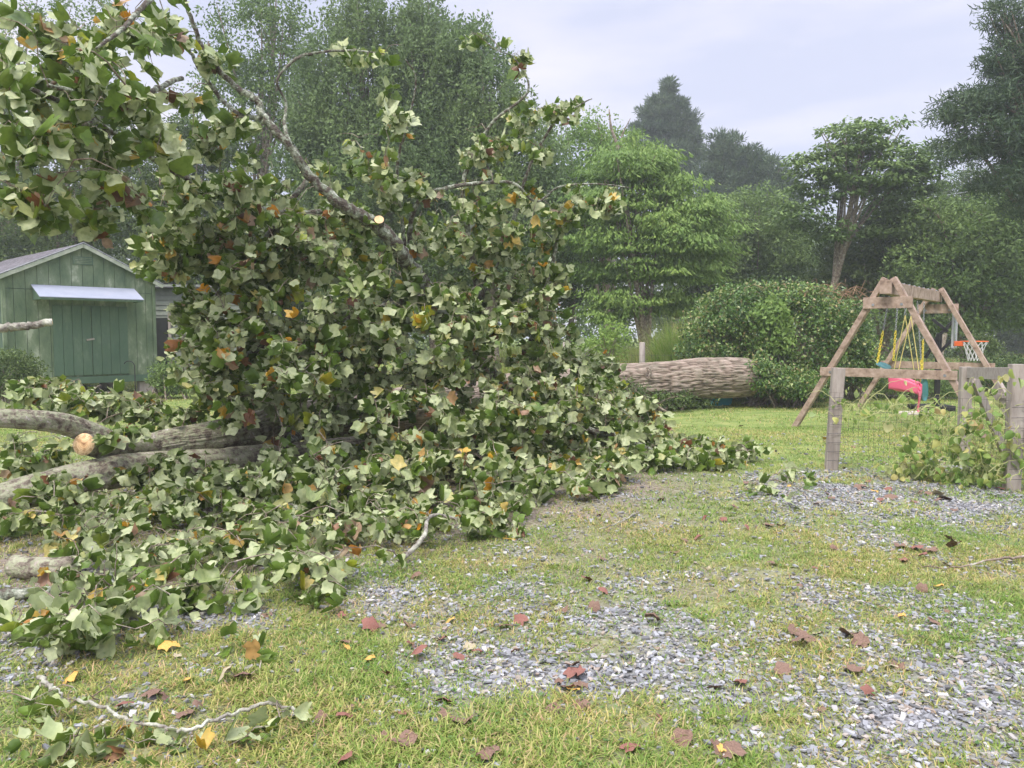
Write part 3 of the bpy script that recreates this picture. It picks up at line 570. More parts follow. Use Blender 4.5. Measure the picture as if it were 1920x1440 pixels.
# ------------------------------------------------------------------ standing trees
def crown_np(blobs, n, ls, lw=.5, clump=.22, flat=.6, per=26, style='leaf', droop=.1, gap=.0):
    """leaves in clumps through ellipsoids. blobs: (centre xyz, radii xyz, weight)"""
    C, Rd = [], []
    wt = np.array([b[2] * (b[1][0] * b[1][2]) for b in blobs]); wt = wt / wt.sum(); ncl = max(3, n // per)
    for (c, r, _), q in zip(blobs, wt):
        k = max(2, int(ncl * q)); v = rdir(k) * (R.uniform(.12, 1, k) ** .4)[:, None]; v[:, 2] = np.where(v[:, 2] < -.5, v[:, 2] * .6, v[:, 2])
        rough = .72 + .66 * (vnoise(v[:, 0] * 2.2 + c[0], v[:, 1] * 2.2 + c[1], v[:, 2] * 2.2, 71))
        C.append(np.asarray(c) + v * np.asarray(r) * rough[:, None]); Rd.append(np.full(k, min(r)))
    C = np.concatenate(C); Rd = np.concatenate(Rd); K_ = len(C)
    cr_ = clump * R.uniform(.6, 1.5, K_)
    i = np.repeat(np.arange(K_), per); v = rdir(len(i)) * (R.uniform(.1, 1, len(i)) ** .5)[:, None]
    if style == 'layer': v[:, 2] = np.abs(v[:, 2]) * 1.0 - .25 * (v[:, 0] ** 2 + v[:, 1] ** 2)
    off = v * cr_[i][:, None] * [1, 1, flat]; p = C[i] + off
    if style == 'needle':
        d = v + [0, 0, .35]; nr = rdir(len(i)); p = C[i] + off * .35
    elif style == 'layer':
        d = np.stack([v[:, 0], v[:, 1], -droop * np.ones(len(i))], -1) + rdir(len(i)) * .35; nr = np.tile([0, 0, 1.], (len(i), 1)) + rdir(len(i)) * .45
    elif style == 'upright':
        d = rdir(len(i)) * .8 + v * .3 + [0, 0, .4]; p = C[i] + v * cr_[i][:, None] * [.5, .5, 1.6]; nr = rdir(len(i)) + [0, 0, .3]
    else:
        d = rdir(len(i)) + v * .4 + [0, 0, -droop]; nr = rdir(len(i)) * .9 + [0, 0, .5]
    L_ = ls * R.uniform(.65, 1.3, len(i))
    return cards(p, d, nr, L_, L_ * lw), C
def tree_at(name, label, cat, px, Yd, blobs, mat, n, ls, trunk_r=.15, lean=0, group=None, base_z=0, bark='twig', bare=0, limbs_n=16, lim0=.25, **kw):
    """blobs: (px, py, rx_px, ry_px[, dY][, weight]) at the tree's own distance"""
    b0 = P(px, 620, Yd); b0[2] = base_z; t = thing(name, b0, label, cat, group); s_ = Yd / F_PX
    bl = [(P(q[0], q[1], Yd + (q[4] if len(q) > 4 else 0)), (q[2] * s_, .8 * (q[2] + q[3]) / 2 * s_ + .3, q[3] * s_), q[5] if len(q) > 5 else 1) for q in blobs]
    (V, Fq), C = crown_np(bl, n, ls, **kw)
    mesh('crown', V, Fq, mat, t)
    top = max(bl, key=lambda q: q[0][2] + q[1][2]); tp = np.array([top[0][0], top[0][1], top[0][2] + top[1][2] * .6])
    pts = smoothpath([list(b0 - [0, 0, .1]) + [trunk_r * 1.25], list(b0 + (tp - b0) * .06 + [0, 0, 0]) + [trunk_r], list(b0 + (tp - b0) * .35 + [lean, 0, 0] + R.normal(0, .1, 3)) + [trunk_r * .75], list(b0 + (tp - b0) * .7 + R.normal(0, .15, 3)) + [trunk_r * .4], list(tp) + [.015]], 7)
    V, Fq = tube_np(pts[:, :3], pts[:, 3] * (1 + R.normal(0, .05, len(pts))), 9); mesh('trunk', V, Fq, M[bark], t, True)
    parts = []
    for k in range(limbs_n):
        j = int(len(pts) * R.uniform(lim0, .88)); a = pts[j, :3]; cand = C[R.integers(0, len(C), 6)]; e = cand[np.argmax(cand[:, 2] - .3 * np.abs(cand[:, 2] - a[2]))]
        tt = np.linspace(0, 1, 7)[:, None]; c1 = a + (e - a) * .5 + np.array([0, 0, .12 * np.linalg.norm(e - a)]) + R.normal(0, .12, 3)
        q = (1 - tt) ** 2 * a + 2 * tt * (1 - tt) * c1 + tt ** 2 * e; parts.append((lambda vf: (vf[0], [vf[1]]))(tube_np(q, np.linspace(pts[j, 3] * .5, .012, 7), 5)))
    if parts:
        V, Fl = join(parts); mesh('limbs' if False else 'bough', V, Fl, M[bark], t, True)
    return t
def fol(name, a, b, c, trans=.25, rough=.6, nst=None):
    return mat_leaf(name, [(0, a), (.5, b), (1, c)], trans=trans, rough=rough, spec=.25, nscale=.35, nstops=nst or [(.35, (.8, .85, .85)), (.65, (1.15, 1.1, 1.05))])
M['dark'] = fol('dark_foliage', (.065, .11, .035), (.11, .165, .055), (.165, .23, .075))
M['mid'] = fol('mid_foliage', (.10, .165, .055), (.155, .24, .075), (.22, .32, .10))
M['light'] = fol('light_foliage', (.15, .25, .065), (.215, .335, .085), (.30, .42, .12), .38)
M['pear'] = fol('pear_foliage', (.12, .18, .075), (.17, .25, .10), (.24, .34, .14), .35)
M['pine'] = fol('pine_needles', (.06, .105, .06), (.095, .15, .08), (.14, .20, .10), .2)
M['ivy'] = mat_leaf('ivy_leaf', [(0, (.045, .10, .025)), (.5, (.10, .19, .04)), (.8, (.19, .29, .07)), (.9, (.38, .42, .20)), (1, (.28, .20, .10))], trans=.2, rough=.35, spec=.5, nscale=1.2, nstops=[(.4, (.75, .85, .75)), (.6, (1.2, 1.15, 1.0))])

T = tree_at
T('broadleaf_tree', 'tall pale green tree with a broad rounded crown beside the spiky ornamental trees', 'tree', 470, 27, [(470, 90, 95, 115), (430, 230, 120, 130), (520, 20, 60, 70), (540, 180, 80, 110), (420, 380, 120, 110)], M['mid'], 26000, .13, .22, clump=.35, flat=.6)
T('ornamental_tree', 'dense grey green tree with an upright spiky top behind the highest cut stub', 'tree', 690, 24, [(680, 70, 60, 90), (650, 190, 110, 130), (700, 330, 130, 150), (650, 480, 130, 110), (600, 300, 80, 120)], M['pear'], 95000, .125, .2, style='upright', clump=.30)
T('ornamental_tree', 'dense grey green tree with two narrow tips, middle of three upright ornamental trees', 'tree', 820, 24.8, [(790, 70, 50, 70), (800, 190, 90, 120), (840, 350, 110, 140), (800, 480, 130, 100)], M['pear'], 85000, .125, .2, style='upright', clump=.30)
T('ornamental_tree', 'dense grey green tree whose crown slopes down towards the open sky', 'tree', 930, 23.4, [(870, 110, 50, 65), (900, 210, 80, 100), (960, 320, 85, 110), (930, 460, 130, 110), (1010, 420, 70, 90), (870, 330, 90, 120)], M['pear'], 85000, .125, .2, style='upright', clump=.30)
T('evergreen_tree', 'dark evergreen tree rising right behind the green shed roof', 'tree', 150, 27, [(160, 300, 120, 130), (90, 400, 130, 90), (240, 390, 110, 90), (170, 180, 70, 80), (100, 480, 140, 80), (0, 520, 120, 80)], M['dark'], 44000, .13, .2, clump=.35)
T('evergreen_tree', 'dark evergreen tree between the shed gable and the fallen crown', 'tree', 350, 26, [(340, 330, 90, 120), (330, 430, 110, 90), (300, 500, 90, 80), (430, 500, 110, 100), (560, 560, 120, 90)], M['dark'], 44000, .13, .2, clump=.35)
T('broadleaf_tree', 'hazy green tree filling the upper corner behind the overhanging leaves', 'tree', -20, 30, [(40, 120, 120, 140), (-60, 260, 150, 180), (150, 60, 80, 80), (0, 420, 120, 90)], M['mid'], 24000, .15, .22, clump=.4)
T('spreading_tree', 'bright green tree with layered drooping foliage standing behind the fallen log', 'tree', 1216, 22, [(1185, 562, 85, 26), (1265, 578, 60, 22, .5), (1140, 592, 48, 20), (1145, 460, 76, 34), (1112, 515, 52, 26, .6), (1262, 452, 70, 40, -.4), (1205, 398, 95, 40), (1308, 392, 62, 28), (1175, 318, 80, 44), (1250, 352, 55, 22), (1300, 512, 60, 28, .5), (1352, 430, 30, 18), (1215, 510, 85, 30), (1130, 385, 60, 30), (1330, 470, 46, 20, .4), (1235, 300, 34, 18)], M['light'], 38000, .15, .13, style='layer', clump=.50, flat=.40, per=50, lw=.42, droop=.7, limbs_n=26)
T('broadleaf_tree', 'feathery light green tree with a bare forked snag in its top', 'tree', 1150, 28, [(1090, 300, 70, 70), (1180, 290, 60, 45), (1060, 380, 80, 80), (1210, 320, 45, 40), (1120, 250, 40, 35), (1100, 430, 90, 80)], M['light'], 20000, .13, .16, clump=.4, flat=.6)
sn = COL.objects.get('broadleaf_tree.002')
MBs = MB(); MBs.tube(pxpath([(1185, 370, 26.5, .11), (1168, 320, 26.5, .09), (1158, 275, 26.5, .06), (1146, 240, 26.5, .04), (1142, 205, 26.5, .02)], 4)[:, :3], np.linspace(.11, .02, 17), 7)
MBs.tube(pxpath([(1162, 290, 26.5, .05), (1166, 255, 26.5, .04), (1182, 222, 26.5, .015)], 4)[:, :3], np.linspace(.05, .012, 9), 6); MBs.build('snag', M['twig'], sn, True)
T('pine_tree', 'tall dark hazy pine standing highest above the tree line', 'tree', 1252, 62, [(1255, 166, 12, 16), (1243, 190, 24, 12), (1270, 198, 20, 12), (1233, 216, 34, 13), (1283, 226, 26, 14), (1222, 246, 38, 15), (1290, 258, 24, 18), (1252, 245, 30, 18), (1212, 280, 36, 16), (1262, 286, 52, 20), (1302, 292, 14, 20), (1250, 330, 60, 30)], M['pine'], 42000, .40, .35, style='needle', clump=.75, lw=.14, per=40, limbs_n=20)
for lb, px_, Yd, bl, nn_ in (('smaller hazy pine with a feathery pointed tip right of the tall pine', 1365, 54, [(1357, 275, 28, 24), (1360, 310, 42, 30), (1385, 345, 60, 40), (1340, 360, 50, 50), (1380, 420, 70, 60)], 36000),
                            ('hazy pine with a rounded top beside the round crowned tree', 1440, 52, [(1408, 295, 22, 18), (1430, 330, 36, 28), (1470, 355, 26, 28), (1440, 390, 60, 50), (1430, 450, 70, 50)], 32000)):
    T('pine_tree', lb, 'tree', px_, Yd, bl, M['pine'], nn_, .38, .3, style='needle', clump=.75, lw=.14, per=40)
T('round_crowned_tree', 'open round crowned tree with a pale trunk and sky showing through its limbs', 'tree', 1548, 26, [(1610, 270, 75, 38), (1540, 315, 55, 34), (1640, 330, 95, 50), (1700, 310, 42, 34), (1560, 360, 80, 24), (1700, 385, 55, 26), (1500, 410, 46, 30), (1690, 430, 70, 24), (1560, 440, 50, 20), (1740, 350, 30, 30)], M['mid'], 15000, .17, .17, clump=.42, flat=.5, per=26, bark='twig', limbs_n=26, lim0=.5, lw=.6, style='layer', droop=.3)
for lb, px_, Yd, bl, mt, nn_ in (
    ('dark bushy tree behind the ivy mound and left of the pale trunk', 1420, 31, [(1400, 420, 80, 70), (1450, 470, 90, 60), (1380, 500, 90, 50), (1470, 540, 100, 40)], 'mid', 26000),
    ('dark tree behind the swing beam', 1660, 28, [(1640, 470, 100, 60), (1600, 540, 110, 50), (1700, 520, 100, 70), (1660, 400, 40, 40)], 'dark', 30000),
    ('dark leafy tree hanging low over the basketball hoop', 1800, 25, [(1800, 440, 90, 70), (1780, 520, 110, 70), (1860, 500, 100, 90), (1760, 600, 110, 30), (1900, 420, 70, 70), (1900, 590, 90, 35)], 'mid', 36000),
    ('hazy dark tree filling the gap between round crown and overhanging pine', 1760, 40, [(1745, 400, 70, 50), (1800, 380, 60, 60), (1700, 440, 80, 50), (1850, 400, 80, 80)], 'dark', 24000),
    ('olive green low tree between spreading tree and ivy mound', 1340, 30, [(1330, 500, 70, 60), (1300, 560, 60, 40), (1370, 450, 60, 40), (1290, 420, 60, 50)], 'dark', 18000),
    ('shady tree whose crown closes the gap behind the right end of the fallen crown', 1060, 31, [(1060, 470, 90, 60), (1100, 540, 90, 40), (1000, 540, 90, 60), (1090, 400, 70, 50)], 'dark', 20000)):
    T('broadleaf_tree', lb, 'tree', px_, Yd, bl, M[mt], nn_, .15, .16, clump=.42, flat=.5)
T('overhanging_pine', 'large dark conifer leaning into the frame above the garden gate post', 'tree', 2060, 20, [(1885, 110, 35, 45), (1830, 190, 55, 30), (1900, 200, 60, 45), (1790, 215, 35, 22), (1860, 260, 85, 35), (1920, 290, 50, 40), (1800, 285, 45, 20), (1890, 340, 60, 30), (1930, 380, 40, 40), (1960, 150, 60, 90), (1880, 30, 30, 24), (1930, 60, 40, 40), (1980, 300, 60, 100)], M['pine'], 42000, .17, .28, style='leaf', clump=.36, lw=.16, per=60, flat=.5, limbs_n=46)
# far-off wood that reads as one mass
def woods():
    bl = []
    for q in range(64):
        px_ = R.uniform(-350, 2300); Yd = R.uniform(48, 66); top = np.interp(px_, [-300, 300, 700, 1100, 1250, 1480, 1600, 1760, 1920, 2300], [330, 380, 400, 360, 400, 380, 430, 410, 390, 330]) + R.uniform(-10, 60)
        if 1230 < px_ < 1310 and 0: continue
        s_ = Yd / F_PX; rx = R.uniform(60, 110); ry = (672 - top) / 2
        c = P(px_, top + ry, Yd); bl.append((c, (rx * s_, 2.5, ry * s_), 1))
    (V, Fq), C = crown_np(bl, 210000, .36, clump=.9, flat=.6, per=30, lw=.6)
    u = []
    for q in range(90):
        px_ = R.uniform(-350, 2300); Yd = R.uniform(40, 62)
        if 1790 < px_ < 2000: Yd = R.uniform(60, 66)
        c = P(px_, 640, Yd); c[2] = R.uniform(.3, 1.2); u.append((c, (R.uniform(2, 4), 1.5, R.uniform(1.0, 2.2)), 1))
    for q in range(16): c = P(R.uniform(1770, 2020), 640, R.uniform(60, 66)); c[2] = R.uniform(1.2, 3.0); u.append((c, (R.uniform(2, 4), 1.5, R.uniform(1.5, 2.6)), 1))
    (V2, F2), _ = crown_np(u, 75000, .26, clump=.6, flat=.7, per=25, lw=.6); V = np.vstack([V, V2]); Fq = np.vstack([Fq, F2 + len(V) - len(V2)])
    V[:, 2] = np.maximum(V[:, 2], -.1)
    tag(mesh('woods', V, Fq, M['dark']), 'far dark line of trees closing off the field', 'woods', kind='stuff')
woods()

# tall yellow green field grass behind the back fence
def clumps(name, n, y0, y1, x0, x1, ln, wd, mat, label, cat, per=30, rad=.15, kind='stuff'):
    cx, cy = scatter_px(n // per, x0, x1, y0, y1); x = np.repeat(cx, per) + R.normal(0, rad, len(cx) * per); y = np.repeat(cy, per) + R.normal(0, rad, len(cx) * per)
    V, Fl = blades(x, y, R.uniform(.5, 1, len(x)) * ln, np.full(len(x), wd), .35, z0=np.full(len(x), -.02)); return tag(mesh(name, V, Fl, mat), label, cat, kind=kind)
M['tall'] = mat_leaf('tall_grass', [(0, (.22, .32, .06)), (.6, (.34, .42, .10)), (1, (.50, .44, .22))], trans=.4, nscale=.6, nstops=[(.4, (.8, .95, .8)), (.6, (1.1, 1, 1))])
clumps('tall_grass', 40000, 20.5, 36, 940, 1420, 1.35, .022, M['tall'], 'tall yellow green grass of the field behind the wire fence', 'grass', 40, .2)
tgc = thing('tall_grass_clump', P(1275, 660, 19.6) * [1, 1, 0], 'tall arching yellow green grass clump left of the ivy mound', 'grass clump'); cc_ = P(1275, 660, 19.6)
n = 2600; x = cc_[0] + R.normal(0, .22, n); y = cc_[1] + R.normal(0, .2, n); V, Fl = blades(x, y, R.uniform(1.3, 2.3, n), np.full(n, .018), .30, z0=np.full(n, -.02)); mesh('blades', V, Fl, M['tall'], tgc)['kind'] = 'stuff'
x, y = tufted(120000, 26, 60, 8, .3); V, Fl = blades(x, y, R.uniform(.08, .2, len(x)), R.uniform(.03, .05, len(x)), .6); tag(mesh('meadow', V, Fl, M['grass']), 'bright green far lawn seen under the trees', 'grass', kind='stuff')

def bush(name, label, cat, blobs, mat, n, ls, core=True, group=None, base=None, **kw):
    c0 = blobs[0][0]; b0 = np.array([c0[0], c0[1], 0]); t = thing(name, b0, label, cat, group)
    (V, Fq), C = crown_np(blobs, n, ls, **kw); k = V[:, 2].reshape(-1, 4).min(1) > -.02; V = V.reshape(-1, 4, 3)[k].reshape(-1, 3); Fq = np.arange(0, len(V), 4)[:, None] + [0, 1, 2]; Fq = np.vstack([Fq, np.arange(0, len(V), 4)[:, None] + [0, 2, 3]])
    mesh('foliage', V, Fq, mat, t)
    parts = []
    for k in range(int(min(60, 10 + len(C) * .02))):
        e = C[R.integers(len(C))]; a = np.array([b0[0] + R.normal(0, .3), b0[1] + R.normal(0, .2), 0]); tt = np.linspace(0, 1, 6)[:, None]; c1 = (a + e) / 2 + [0, 0, .2]
        parts.append((lambda vf: (vf[0], [vf[1]]))(tube_np((1 - tt) ** 2 * a + 2 * tt * (1 - tt) * c1 + tt ** 2 * e, np.linspace(.025, .006, 6), 5)))
    V, Fl = join(parts); mesh('stem', V, Fl, M['twig'], t, True)
    return t
def blob(px, py, Yd, rx, ry, dp=None): s_ = Yd / F_PX; return (P(px, py, Yd), (rx * s_, dp or (rx + ry) / 2 * s_, ry * s_), 1)
iv = bush('ivy_mound', 'big mound of glossy ivy and honeysuckle swallowing an old stump beyond the log', 'ivy mound', [blob(1450, 645, 18.2, 150, 100, 1.7), blob(1380, 600, 18, 80, 60, 1.2), blob(1530, 600, 18.2, 80, 55, 1.2), blob(1340, 680, 17.9, 60, 50, 1.0), blob(1580, 670, 18.2, 50, 65, 1.), blob(1450, 560, 18, 80, 28, 1.)], M['ivy'], 74000, .075, clump=.2, flat=.8, per=18, lw=.7, droop=.6)
MBc = MB()
for (c, r) in ((P(1450, 665, 18.4), (1.45, 1.2, 1.1)), (P(1370, 670, 18.3), (.8, .8, .8)), (P(1545, 660, 18.5), (.75, .8, .9))):
    th, ph = np.meshgrid(np.linspace(0, 2 * np.pi, 17)[:-1], np.linspace(0, np.pi, 9)); V = np.stack([np.cos(th) * np.sin(ph), np.sin(th) * np.sin(ph), np.cos(ph)], -1).reshape(-1, 3)
    V = V * (1 + .15 * (vnoise(V[:, 0] * 3, V[:, 1] * 3, V[:, 2] * 3, 4)[:, None] - .5)) * r + c
    MBc.add(V, [(i * 16 + j, i * 16 + (j + 1) % 16, (i + 1) * 16 + (j + 1) % 16, (i + 1) * 16 + j) for i in range(8) for j in range(16)])
MBc.build('dark_filler_core', M['twig'], iv, True)  # solid core added inside to keep the mound dark and closed
# dry brown stems on the mound's top
tw2 = []
for k in range(130):
    a = P(R.choice([1440, 1560, 1575]) + R.normal(0, 28), 555 + R.normal(0, 9), 17.8 + R.normal(0, .4)); d = rdir(1)[0] * R.uniform(.2, .6); tw2.append(np.array([a, a + d * .5 + [0, 0, .08], a + d * [1, 1, .5]]))
M['drystem'] = mat_noise('dry_stem', [(.3, (.20, .11, .06)), (.7, (.42, .28, .17))], 6, .9, 0)
V, Fl = twig_mesh(tw2, .004); mesh('dry_stems', V, Fl, M['drystem'], iv, True)['kind'] = 'stuff'
bush('low_shrub', 'low arching green shrub growing at the butt end of the log', 'shrub', [blob(1465, 720, 16.6, 75, 32, .8), blob(1510, 725, 16.5, 40, 26, .5), blob(1425, 705, 16.3, 26, 36, .5)], M['ivy'], 14000, .085, clump=.2, flat=.5, per=18, lw=.5, droop=.8)
bush('log_shade_filler', 'low dark foliage added for the shade beneath the middle of the log', 'shrub', [blob(1230, 748, 15.6, 70, 18, .5), blob(1300, 752, 16.2, 50, 10, .4), blob(1160, 740, 15.3, 50, 30, .5)], M['dark'], 5000, .08, clump=.16, per=14, lw=.4)  # dark foliage added to stand for the shade under the log
bush('low_shrub', 'bright green vine spilling down the middle of the ivy mound', 'shrub', [blob(1450, 630, 16.9, 28, 60, .3), blob(1440, 590, 16.9, 30, 20, .3)], M['light'], 4500, .12, clump=.2, flat=.6, per=18, lw=.6, droop=.8)
bush('low_shrub', 'leafy shrub between the ivy mound and the swing legs', 'shrub', [blob(1600, 690, 18.4, 40, 45, .6)], M['ivy'], 9000, .08, clump=.2, per=18, lw=.5)
bush('brush_pile', 'pile of cut brush with brown stems behind the swings', 'brush pile', [blob(1700, 720, 18.6, 70, 30, .8), blob(1760, 715, 18.8, 60, 36, .8), blob(1690, 690, 18.9, 30, 16, .4)], M['mid'], 9000, .09, clump=.25, per=16, lw=.4)
bush('garden_shrub', 'dark ragged shrub at the near corner of the green shed', 'shrub', [blob(20, 705, 14.5, 50, 45, .5), blob(60, 735, 14.3, 30, 20, .4)], M['dark'], 9000, .06, clump=.16, per=18, lw=.5)
bush('garden_shrub', 'small blue green shrub beside the shed foundation', 'shrub', [blob(312, 705, 18.6, 26, 26, .35), blob(335, 725, 18.6, 22, 16, .3)], M['mid'], 3500, .09, clump=.16, per=14, lw=.4)
bush('field_shrub', 'thin shrub in front of the wire fence left of the spreading tree', 'shrub', [blob(1120, 660, 15.9, 50, 36, .4), blob(1150, 630, 15.9, 26, 24, .3)], M['light'], 2200, .08, clump=.2, per=10, lw=.5)
bush('field_shrub', 'dark hedge shrubs below the far lawn right of the hoop', 'shrub', [blob(1870, 705, 20, 80, 26, .7), blob(1840, 660, 21, 25, 30, .5), blob(1905, 690, 20, 40, 20, .4)], M['dark'], 9000, .09, clump=.25, per=18)

# ------------------------------------------------------------------ swing set
swing = thing('swing_set', (7.2, 13.5, 0), 'wooden A frame swing set with a heavy top beam and crossbars on the lawn', 'swing set')
H = 2.42
F0, B0 = np.array([5.99, 12.1, 0]), np.array([8.35, 14.95, 0])
ax = (B0 - F0) / np.linalg.norm(B0 - F0); pr = np.array([ax[1], -ax[0], 0])
def aframe(c, outw):
    top = c + [0, 0, H]
    for s_ in (-1, 1):
        a = c + pr * s_ * 1.44; bt = top + pr * s_ * .06 + [0, 0, .06]
        MB().beam(a + [0, 0, -.03], bt, .14, .085, up=tuple(pr), bev=.06).build('leg', M['wood'], swing)
        for zz in (.965, H - .36): MB().tube(np.array([c + pr * s_ * (1.44 * (1 - zz / H)) * .97 + [0, 0, zz] + outw * q for q in (.05, .105)]), .022, 8).build('bolt', M['galv'], swing)
    h1 = 1.44 * (1 - .97 / H) + .14; MB().beam(c - pr * h1 + outw * .075 + [0, 0, .97], c + pr * h1 + outw * .075 + [0, 0, .97], .045, .14, bev=.05).build('crossbar', M['wood'], swing)
    h2 = .36; MB().beam(c - pr * h2 + outw * .075 + [0, 0, H - .33], c + pr * h2 + outw * .075 + [0, 0, H - .33], .045, .18, bev=.05).build('gusset', M['wood'], swing)
aframe(F0, -ax); aframe(B0, ax)
bm_ = MB().beam(F0 - ax * .20 + [0, 0, H - .10], B0 + ax * .12 + [0, 0, H - .10], .12, .20, bev=.04).build('top_beam', M['wood'], swing)
for q in np.linspace(.05, .97, 10):
    c = F0 + (B0 - F0) * q + [0, 0, H]; MB().tube(np.array([c - [0, 0, .01], c + [0, 0, .028]]), .02, 6).build('bolt', M['galv'], swing)
MB().box(F0 - ax * .215 + [0, 0, H - .09], .17, .03, .21, math.atan2(pr[1], pr[0])).build('end_cap', M['wood'], swing)
M['yellow'] = mat_noise('yellow_plastic', [(.3, (.70, .55, .04)), (.7, (.82, .68, .10))], 9, .4, 0)
M['pink'] = mat_noise('pink_plastic', [(.3, (.72, .10, .20)), (.7, (.85, .17, .28))], 5, .38, 0, spec=.5)
M['teal'] = mat_noise('teal_plastic', [(.3, (.03, .14, .15)), (.7, (.05, .22, .22))], 5, .4, 0, spec=.5)
M['ropey'] = mat_noise('yellow_rope', [(.3, (.60, .50, .12)), (.7, (.78, .68, .28))], 40, .8, .3, 80)
def chain(a, b, r=.004, ll=.045):
    a, b = np.asarray(a, float), np.asarray(b, float); L_ = np.linalg.norm(b - a); n = max(2, int(L_ / (ll * .72))); d = (b - a) / L_
    x = np.cross(d, [0, 1, 0]); x /= np.linalg.norm(x); y = np.cross(d, x); mb = MB()
    for i in range(n):
        c = a + d * (i + .5) * L_ / n; s_ = x if i % 2 else y; th = np.linspace(0, 2 * np.pi, 9)
        mb.tube([c + d * math.cos(q) * ll * .5 + s_ * math.sin(q) * ll * .30 for q in th], r, 5, False)
    return mb
def B_(px, py, t): # point hanging below the beam at fraction t along it, at pixel (px,py)
    Yd = F0[1] + (B0[1] - F0[1]) * t; return P(px, py, Yd)
# flat seat swing, nearest the front frame: seat tipped
s1 = thing('swing', B_(1661, 684, .22), 'flat teal seat swing on yellow and steel chains hanging nearest the front A frame', 'swing', None)
up1, up2 = B_(1667, 556, .10), B_(1684, 556, .30)
e1, e2 = B_(1645, 680, .10), B_(1675, 676, .30)
for a, e in ((up1, e1), (up2, e2)):
    a[2] = H - .22; mid = a + (e - a) * .52
    chain(a, mid, .0045).build('chain', M['galv'], s1, True); chain(mid, e, .0075, .055).build('chain_grip', M['yellow'], s1, True)
def seat(c, ux, uy, uz, mat, root, L_=.46, W_=.16):
    th = np.linspace(0, 2 * np.pi, 25)[:-1]; rim = [(math.copysign(abs(math.cos(a)) ** .6, math.cos(a)) * L_ / 2, math.copysign(abs(math.sin(a)) ** .8, math.sin(a)) * W_ / 2) for a in th]
    V = []; sg = lambda x: -.05 + .2 * x * x
    for dz in (0, -.018):
        for k in (0.0, .55, 1.0):
            V += [c + ux * x * k + uy * y * k + uz * (dz + sg(x * k)) for x, y in rim]
    f = []
    for l in (0, 3):
        for r_ in range(2): f += [(24 * (l + r_) + i, 24 * (l + r_) + (i + 1) % 24, 24 * (l + r_ + 1) + (i + 1) % 24, 24 * (l + r_ + 1) + i) for i in range(24)]
    f += [(48 + i, 48 + (i + 1) % 24, 120 + (i + 1) % 24, 120 + i) for i in range(24)]
    return MB().add(V, f).build('seat', mat, root, True)
ux = (e2 - e1) / np.linalg.norm(e2 - e1); uz = np.array([-.25, -.75, .6]); uz -= ux * uz.dot(ux); uz /= np.linalg.norm(uz)
seat((e1 + e2) / 2 + [0, 0, -.02], ux, np.cross(uz, ux), uz, M['teal'], s1, .40, .20)
# toddler bucket swing
s2 = thing('toddler_swing', B_(1700, 710, .5), 'pink moulded toddler swing seat on yellow ropes in the middle of the beam', 'toddler swing')
c = B_(1702, 719, .5); U, Vv, W = pr, ax, np.array([0, 0, 1.])
def sheet(fn, nu, nv, thick, nm, mat, root):
    u, v = np.meshgrid(np.linspace(0, 1, nu), np.linspace(0, 1, nv), indexing='ij'); A = np.array([fn(a, b) for a, b in zip(u.ravel(), v.ravel())])
    G_ = A.reshape(nu, nv, 3); n_ = np.cross(np.gradient(G_, axis=0), np.gradient(G_, axis=1)); n_ /= np.linalg.norm(n_, axis=2)[..., None] + 1e-9
    Bk = (G_ - n_ * thick).reshape(-1, 3); q = nu * nv; f = []
    for i in range(nu - 1):
        for j in range(nv - 1):
            a, b, c_, d = i * nv + j, (i + 1) * nv + j, (i + 1) * nv + j + 1, i * nv + j + 1; f += [(a, b, c_, d), (d + q, c_ + q, b + q, a + q)]
    ed = [i * nv for i in range(nu)] + [(nu - 1) * nv + j for j in range(1, nv)] + [i * nv + nv - 1 for i in range(nu - 2, -1, -1)] + [j for j in range(nv - 2, 0, -1)]
    f += [(ed[i], ed[i - 1], ed[i - 1] + q, ed[i] + q) for i in range(len(ed))]
    return MB().add(np.vstack([A, Bk]), f).build(nm, mat, root, True)
# seat profile in (pr, z): backrest - seat - drop leg rest
prof = smoothpath([[-.25, 0, .15, 0], [-.27, 0, .0, 0], [-.21, 0, -.12, 0], [-.02, 0, -.14, 0], [.12, 0, -.10, 0], [.20, 0, -.14, 0], [.20, 0, -.30, 0], [.19, 0, -.48, 0], [.26, 0, -.50, 0]], 5)
def sf(u, v):
    i = u * (len(prof) - 1); k = min(int(i), len(prof) - 2); q = prof[k] + (prof[k + 1] - prof[k]) * (i - k); wdt = .17 if u < .6 else .17 - .11 * min(1, (u - .6) / .15)
    y = (v - .5) * 2; return c + U * q[0] + W * (q[2] + .06 * y * y * (u < .62)) + Vv * y * wdt
sheet(sf, 41, 9, .012, 'seat', M['pink'], s2)
for sd in (-1, 1):
    sheet(lambda u, v, sd=sd: c + Vv * sd * (.175 + .01 * math.sin(u * 3)) + U * (-.27 + .47 * u) + W * (.16 * (1 - u) ** .7 + -.02 * u - v * (.26 - .1 * u)), 12, 6, .014, 'side_wall', M['pink'], s2)
mb = MB(); mb.tube([c + U * .15 + Vv * y + W * (.0 + .02 * math.cos(y * 8)) for y in np.linspace(-.18, .18, 9)], .022, 8); mb.tube([c + U * (.15 + .05 * t) + W * (-.13 * t) for t in np.linspace(0, 1, 4)], .02, 8); mb.build('safety_bar', M['pink'], s2, True)
